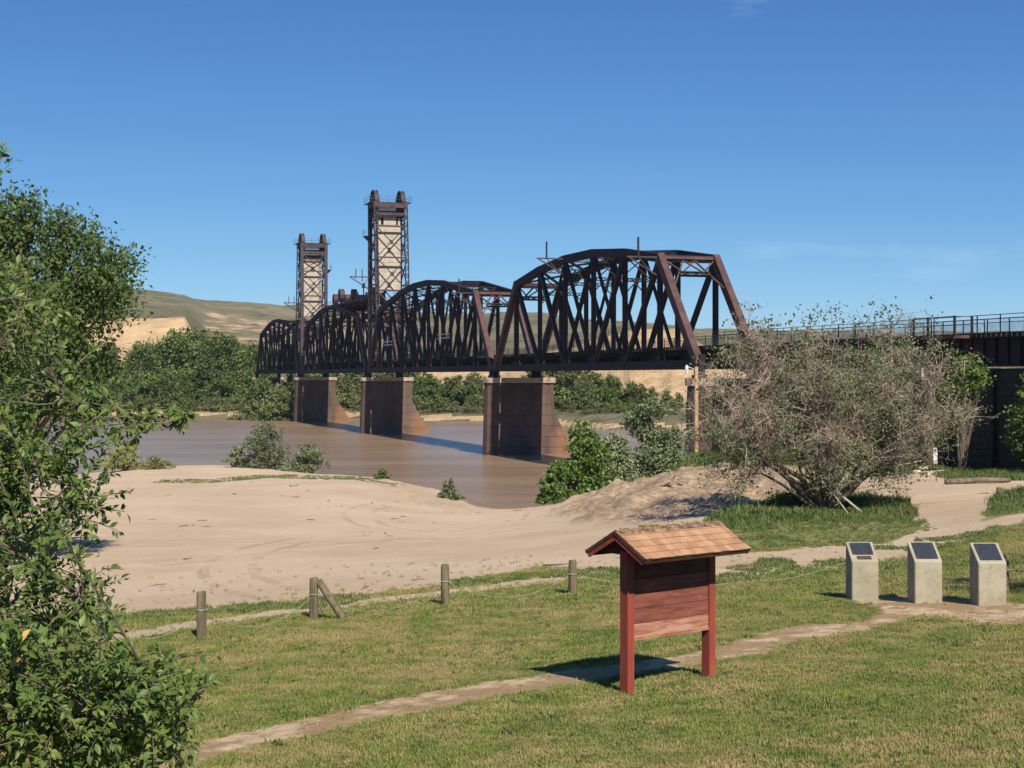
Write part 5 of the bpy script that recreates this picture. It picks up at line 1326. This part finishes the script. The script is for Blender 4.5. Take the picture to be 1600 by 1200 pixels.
    for n_, i in enumerate(order[:300]):
        p, d, y_, z_, s = leaves[i]; ob = link_mesh('leaf', protos[n_ % 6], root)
        Mx = Matrix(((d.x * s, y_.x * s, z_.x * s, p.x - base.x), (d.y * s, y_.y * s, z_.y * s, p.y - base.y), (d.z * s, y_.z * s, z_.z * s, p.z - base.z), (0, 0, 0, 1)))
        ob.matrix_basis = Mx
    V, FQ = [], []; c = 0
    for n_, i in enumerate(order[300:]):
        p, d, y_, z_, s = leaves[i]; v, f = shapes[n_ % 6]; Bm = np.array([d, y_, z_]) * s
        V.append(v @ Bm + np.array(p - base)); FQ.append(np.array(f) + c); c += len(v)
    ob = link_mesh('foliage', np_mesh('foliage', np.concatenate(V), np.concatenate(FQ), M['leaf_shrub'], True), root); ob['kind'] = 'stuff'
    # two withered leaves caught in the twigs
    for px, py in ((28, 1005), (16, 1045)):
        p = at(px, py, 6.9); v, f = shapes[1]; me = bpy.data.meshes.new('withered_leaf'); me.from_pydata([tuple(x * 0.085) for x in v], [], f); me.materials.append(M['dry_leaf']); me.update()
        q = link_mesh('withered_leaf', me, root, p - base); q.rotation_euler = (0.9, -0.9, 0.3); q['label'] = 'withered yellow leaf'
shrub()

# ------------------------------------------------------------------ grass
def tuft(seed, n, h, spread, width):
    rs = random.Random(seed); mb = MB()
    for i in range(n):
        a_ = rs.uniform(0, 6.28); b_ = rs.uniform(0, 6.28); rr = spread * math.sqrt(rs.random())
        p = Vector((math.cos(a_) * rr, math.sin(a_) * rr, -0.01)); d = Vector((math.cos(b_), math.sin(b_), 0)); s = Vector((-d.y, d.x, 0)) * width
        hh = h * rs.uniform(0.5, 1.15); lean = rs.uniform(0.15, 0.9) * hh
        m1 = p + ZV * hh * 0.6 + d * lean * 0.35; t1 = p + ZV * hh * rs.uniform(0.75, 1.0) + d * lean
        mb.add([p - s, p + s, m1 + s * 0.8, m1 - s * 0.8, t1], [(0, 1, 2, 3), (3, 2, 4)])
    me = bpy.data.meshes.new('tuft'); me.from_pydata(mb.v, [], mb.f); me.update(); return me
def grass_field(name, label, P, sc, tufts, mat, kind='stuff', cat='grass'):
    col = bpy.data.collections.new(name + '_tufts')
    for t in tufts:
        t.materials.append(mat); col.objects.link(bpy.data.objects.new('tuft', t))
    me = bpy.data.meshes.new(name); me.vertices.add(len(P)); me.vertices.foreach_set('co', P.astype(np.float32).ravel())
    a = me.attributes.new('sc', 'FLOAT', 'POINT'); a.data.foreach_set('value', sc.astype(np.float32)); me.update()
    ob = link_mesh(name, me); tag(ob, label, cat, None, kind)
    ng = bpy.data.node_groups.new(name, 'GeometryNodeTree')
    ng.interface.new_socket('Geometry', in_out='INPUT', socket_type='NodeSocketGeometry'); ng.interface.new_socket('Geometry', in_out='OUTPUT', socket_type='NodeSocketGeometry')
    N, L = ng.nodes, ng.links
    gi, go = N.new('NodeGroupInput'), N.new('NodeGroupOutput'); ip = N.new('GeometryNodeInstanceOnPoints'); ci = N.new('GeometryNodeCollectionInfo')
    ci.inputs['Collection'].default_value = col; ci.inputs['Separate Children'].default_value = True; ci.inputs['Reset Children'].default_value = True
    ip.inputs['Pick Instance'].default_value = True
    rv = N.new('FunctionNodeRandomValue'); rv.data_type = 'FLOAT_VECTOR'; rv.inputs[0].default_value = (-0.12, -0.12, 0); rv.inputs[1].default_value = (0.12, 0.12, 6.283)
    na = N.new('GeometryNodeInputNamedAttribute'); na.data_type = 'FLOAT'; na.inputs['Name'].default_value = 'sc'
    L.new(gi.outputs[0], ip.inputs['Points']); L.new(ci.outputs[0], ip.inputs['Instance']); L.new(rv.outputs[0], ip.inputs['Rotation']); L.new(na.outputs[0], ip.inputs['Scale'])
    L.new(ip.outputs[0], go.inputs[0])
    md = ob.modifiers.new('scatter', 'NODES'); md.node_group = ng
    return ob
def scatter(y0, y1, dens, seed, ok, pxr=(-140, 1760)):
    rs = np.random.RandomState(seed); out = []
    xa, xb = (pxr[0] - 800) / F, (pxr[1] - 800) / F
    n = int((xb - xa) * (y1 ** 2 - y0 ** 2) / 2 * dens)
    Y = np.sqrt(rs.uniform(y0 ** 2, y1 ** 2, n)); X = rs.uniform(xa, xb, n) * Y
    z = near_z(X, Y); s, p, px, py = masks(X, Y, z)
    k = ok(s, p, px, py, X, Y, z, rs); return np.stack([X, Y, z], 1)[k]
lawn_ok = lambda s, p, px, py, X, Y, z, rs: (s + 0.25 * rs.normal(size=len(s)) < 0.42) & (p + 0.22 * rs.normal(size=len(p)) < 0.42) & (z > 0.5)
P = np.concatenate([scatter(14, 24, 330, 1, lawn_ok), scatter(24, 34, 190, 2, lawn_ok), scatter(34, 52, 85, 3, lawn_ok)])
def patch(P): return 0.75 + 0.5 * (fbm(P[:, 0] * 0.7 + 3, P[:, 1] * 0.7, 3) + 0.5)
grass_field('mown_grass', 'short mown green and straw-coloured grass of the lawn', P, patch(P) * (0.8 + 0.5 * np.random.rand(len(P))) * (1 + 0.35 * (P[:, 1] > 34)), [tuft(300 + i, 12, 0.062, 0.05, 0.0045) for i in range(5)], M['blade'])
wl_ok = lambda s, p, px, py, X, Y, z, rs: (s < 0.35) & (p < 0.4) & (fbm(X * 0.9 + 31, Y * 0.9, 3) + 0.18 * rs.normal(size=len(X)) > 0.3)
P = scatter(14.5, 42, 16, 8, wl_ok)
grass_field('lawn_weeds', 'darker broad-leaved weeds and clumps in the lawn', P, 0.6 + 0.8 * np.random.rand(len(P)), [tuft(370 + i, 14, 0.075, 0.07, 0.011) for i in range(3)], M['leaf_weed'])
# taller weeds: sand edges, under the bare tree, banks
def weed_ok(s, p, px, py, X, Y, z, rs):
    under = (poly_sd(px, py, HOLE) + 12 * fbm(X * .5, Y * .5, 3) > 0)
    back = (Y > 108) & (X > 12) & (z > 1.5); wedge = (px > 1500) & (py < 815) & (s < 0.4)
    girder = (Y > 84) & (px > 1380) & (s < 0.5)
    return under | back | wedge | girder
P = scatter(46, 165, 13, 5, weed_ok, (850, 1760))
grass_field('tall_weeds', 'tall green weeds under the bare tree and along the banks', P, (0.55 + 0.6 * np.random.rand(len(P))) * (0.35 + 0.9 * sstep(55, 66, P[:, 1])) * (0.75 + 0.9 * (fbm(P[:, 0] * .4, P[:, 1] * .3, 3) + .3)), [tuft(330 + i, 18, 0.31, 0.22, 0.015) for i in range(4)], M['leaf_weed'])
def strip_ok(s, p, px, py, X, Y, z, rs):
    line = np.interp(px, [-100, 200, 420, 600, 760, 870, 960, 1130, 1250, 1330], [985, 962, 945, 929, 907, 890, 893, 900, 893, 880])
    d = py - line; n = fbm(X * 0.35, Y * 0.35, 3)
    a1 = (np.abs(d - 1) < 5 + 18 * n) & (n > -0.1) & (rs.rand(len(X)) < 0.8)
    crest = (np.abs(py - np.interp(px, [180, 250, 330, 420, 480, 560, 640, 690], [750, 752, 752, 744, 746, 748, 762, 770])) < 3.0) & (fbm(X * 0.12 + 4, Y * 0.2, 3) > 0.16) & (rs.rand(len(X)) < 0.35) & (px > 230) & (px < 700)
    side = (px > 1000) & (px < 1560) & (py > 822) & (py < 905) & (fbm(X * 0.4 + 8, Y * 0.3, 3) > 0.30)
    return a1 | crest | side
P = scatter(36, 165, 26, 6, strip_ok)
grass_field('sand_edge_weeds', 'ragged green weeds fringing the sand flat', P, 0.6 + 0.6 * np.random.rand(len(P)), [tuft(350 + i, 16, 0.11, 0.15, 0.012) for i in range(4)], M['leaf_weed'])

# ------------------------------------------------------------------ small things on the sand
def rock(px, py, r, label, seed):
    rs = np.random.RandomState(seed); c = ground_at(px, py); mb = MB(); n, k = 7, 5; v = []
    for i in range(k + 1):
        ph = math.pi * i / k
        for j in range(n):
            a_ = 2 * math.pi * j / n; rr = r * rs.uniform(0.75, 1.15); v.append(c + Vector((math.sin(ph) * math.cos(a_) * rr * 1.2, math.sin(ph) * math.sin(a_) * rr, math.cos(ph) * rr * 0.75 + r * 0.3)))
    f = [(i * n + j, i * n + (j + 1) % n, (i + 1) * n + (j + 1) % n, (i + 1) * n + j) for i in range(k) for j in range(n)]
    mb.add(v, f); tag(mb.build('rock', M['rock']), label, 'rock', 'pale rocks at the road edge')
rock(1433, 741, 0.30, 'small white rock left of the tan boulder', 1); rock(1443, 738, 0.42, 'tan boulder between two small pale rocks below the bridge', 2); rock(1456, 742, 0.28, 'small pale rock right of the tan boulder', 3)
def stick(name, label, pts, r, mat, cat):
    mb = MB(); mb.tube(pts, [r * (1 - 0.4 * i / (len(pts) - 1)) for i in range(len(pts))], 7); tag(mb.build(name, M[mat], None, True), label, cat)
a_ = ground_at(1478, 757); b_ = ground_at(1578, 754); stick('fallen_log', 'long dark log lying on the dirt below the bridge', [a_ + ZV * .12, (a_ + b_) / 2 + ZV * .2, b_ + ZV * .14], 0.2, 'bark', 'log')
a_ = ground_at(1352, 770); b_ = ground_at(1425, 767); stick('fallen_branch', 'fallen branch on the dirt right of the bare tree', [a_ + ZV * .1, (a_ + b_) / 2 + ZV * .25, b_ + ZV * .1], 0.07, 'driftwood', 'branch')
a_ = ground_at(440, 733); stick('driftwood', 'small bent orange-brown driftwood root on the sand crest', [a_, a_ + Vector((0.15, 0, 0.45)), a_ + Vector((0.6, 0, 0.6)), a_ + Vector((0.9, 0, 0.45))], 0.07, 'pole_wood', 'driftwood')
a_ = ground_at(452, 761); stick('driftwood', 'short dark stick lying on the sand flat', [a_ + ZV * .05, a_ + Vector((0.7, 0.3, 0.12))], 0.07, 'driftwood', 'driftwood')
a_ = ground_at(848, 886); b_ = ground_at(892, 889); stick('driftwood', 'crooked stick on the sand beside the post left of the kiosk', [a_ + ZV * .05, (a_ + b_) / 2 + ZV * .1, b_ + ZV * .16], 0.035, 'driftwood', 'driftwood')
a_ = ground_at(1051, 762); mb = MB()
rs_ = np.random.RandomState(9)
for k in range(16):
    q = Vector(rs_.normal(size=3)) * 0.5; q.z = abs(q.z) * 0.7; mb.tube([a_ + ZV * .1 - q * 0.3, a_ + ZV * .25 + q * 0.3, a_ + q], [0.16, 0.1, 0.03], 5)
tag(mb.build('root_stump', M['driftwood']), 'dark tangled root stump half buried in the dirt mound', 'stump')
mb = MB(); p = at(1461, 712, 84); 
mb.hexa([p + Vector((-.1, 0, -.45)), p + Vector((.14, 0, -.45)), p + Vector((.14, .04, -.45)), p + Vector((-.1, .04, -.45)), p + Vector((-.1, 0, .45)), p + Vector((.14, 0, .45)), p + Vector((.14, .04, .45)), p + Vector((-.1, .04, .45))])
sr = empty('marker_sign', Vector((p.x, p.y, gz(p.x, p.y))), 'small white marker sign in the shade below the bridge', 'sign')
mb.build('board', M['pale_bar'], sr); mb = MB(); mb.bar(Vector((p.x + .1, p.y + .07, gz(p.x, p.y) - .2)), p + Vector((.1, .07, .4)), 0.06, 0.06, UV); mb.build('stake', M['post_wood'], sr)

# grit and sticks strewn over the sand and the paths
def pebble(seed, stick=False):
    rs = random.Random(seed); mb = MB()
    if stick: mb.tube([(-0.5, 0, 0.05), (0, 0.06, 0.08), (0.5, 0, 0.04)], [0.05, 0.045, 0.02], 4)
    else:
        mb.add([(0.5 * rs.uniform(.6, 1.1), 0, 0), (0, 0.45, 0), (-0.5, 0, 0), (0, -0.45 * rs.uniform(.6, 1.1), 0), (0.05, 0.0, 0.42), (0, 0, -0.3)], [(0, 1, 4), (1, 2, 4), (2, 3, 4), (3, 0, 4), (1, 0, 5), (2, 1, 5), (3, 2, 5), (0, 3, 5)])
    me = bpy.data.meshes.new('grit'); me.from_pydata(mb.v, [], mb.f); me.update(); return me
grit_ok = lambda s, p, px, py, X, Y, z, rs: ((s > 0.6) | (p > 0.55)) & (z > 0.3) & (fbm(X * 0.3, Y * 0.3, 3) + 0.25 * rs.normal(size=len(X)) > 0.12)
P = np.concatenate([scatter(15, 40, 9, 21, grit_ok), scatter(40, 120, 0.9, 22, grit_ok)])
grass_field('grit', 'scattered pebbles on the sand and dirt paths', P, 0.012 + 0.035 * np.random.rand(len(P)) ** 3 + 0.0004 * P[:, 1], [pebble(i) for i in range(3)], M['grit'], 'stuff', 'pebbles')
stick_ok = lambda s, p, px, py, X, Y, z, rs: (s > 0.6) & (z > 0.3) & (fbm(X * 0.12, Y * 0.12, 3) + 0.2 * rs.normal(size=len(X)) > 0.2)
P = scatter(38, 140, 0.16, 23, stick_ok)
grass_field('drift_sticks', 'small dark sticks and debris strewn on the sand', P, 0.25 + 0.7 * np.random.rand(len(P)) ** 2, [pebble(9, True)], M['driftwood'], 'stuff', 'debris')

# ------------------------------------------------------------------ air between the camera and the far hills
hz = MB(); hz.hexa([Vector(p) for p in ((-6000, -200, -9), (6000, -200, -9), (6000, 9500, -9), (-6000, 9500, -9), (-6000, -200, 140), (6000, -200, 140), (6000, 9500, 140), (-6000, 9500, 140))])
hm = bpy.data.materials.new('haze'); hm.use_nodes = True; hn = hm.node_tree.nodes; hn.clear()
ho = hn.new('ShaderNodeOutputMaterial'); hv = hn.new('ShaderNodeVolumePrincipled'); hv.inputs['Density'].default_value = 0.00006
hv.inputs['Color'].default_value = (0.72, 0.84, 1.0, 1); hv.inputs['Anisotropy'].default_value = 0.2
hm.node_tree.links.new(hv.outputs[0], ho.inputs['Volume'])
hob = hz.build('haze', hm); hob['kind'] = 'stuff'; hob['label'] = 'thin summer haze over river and hills'
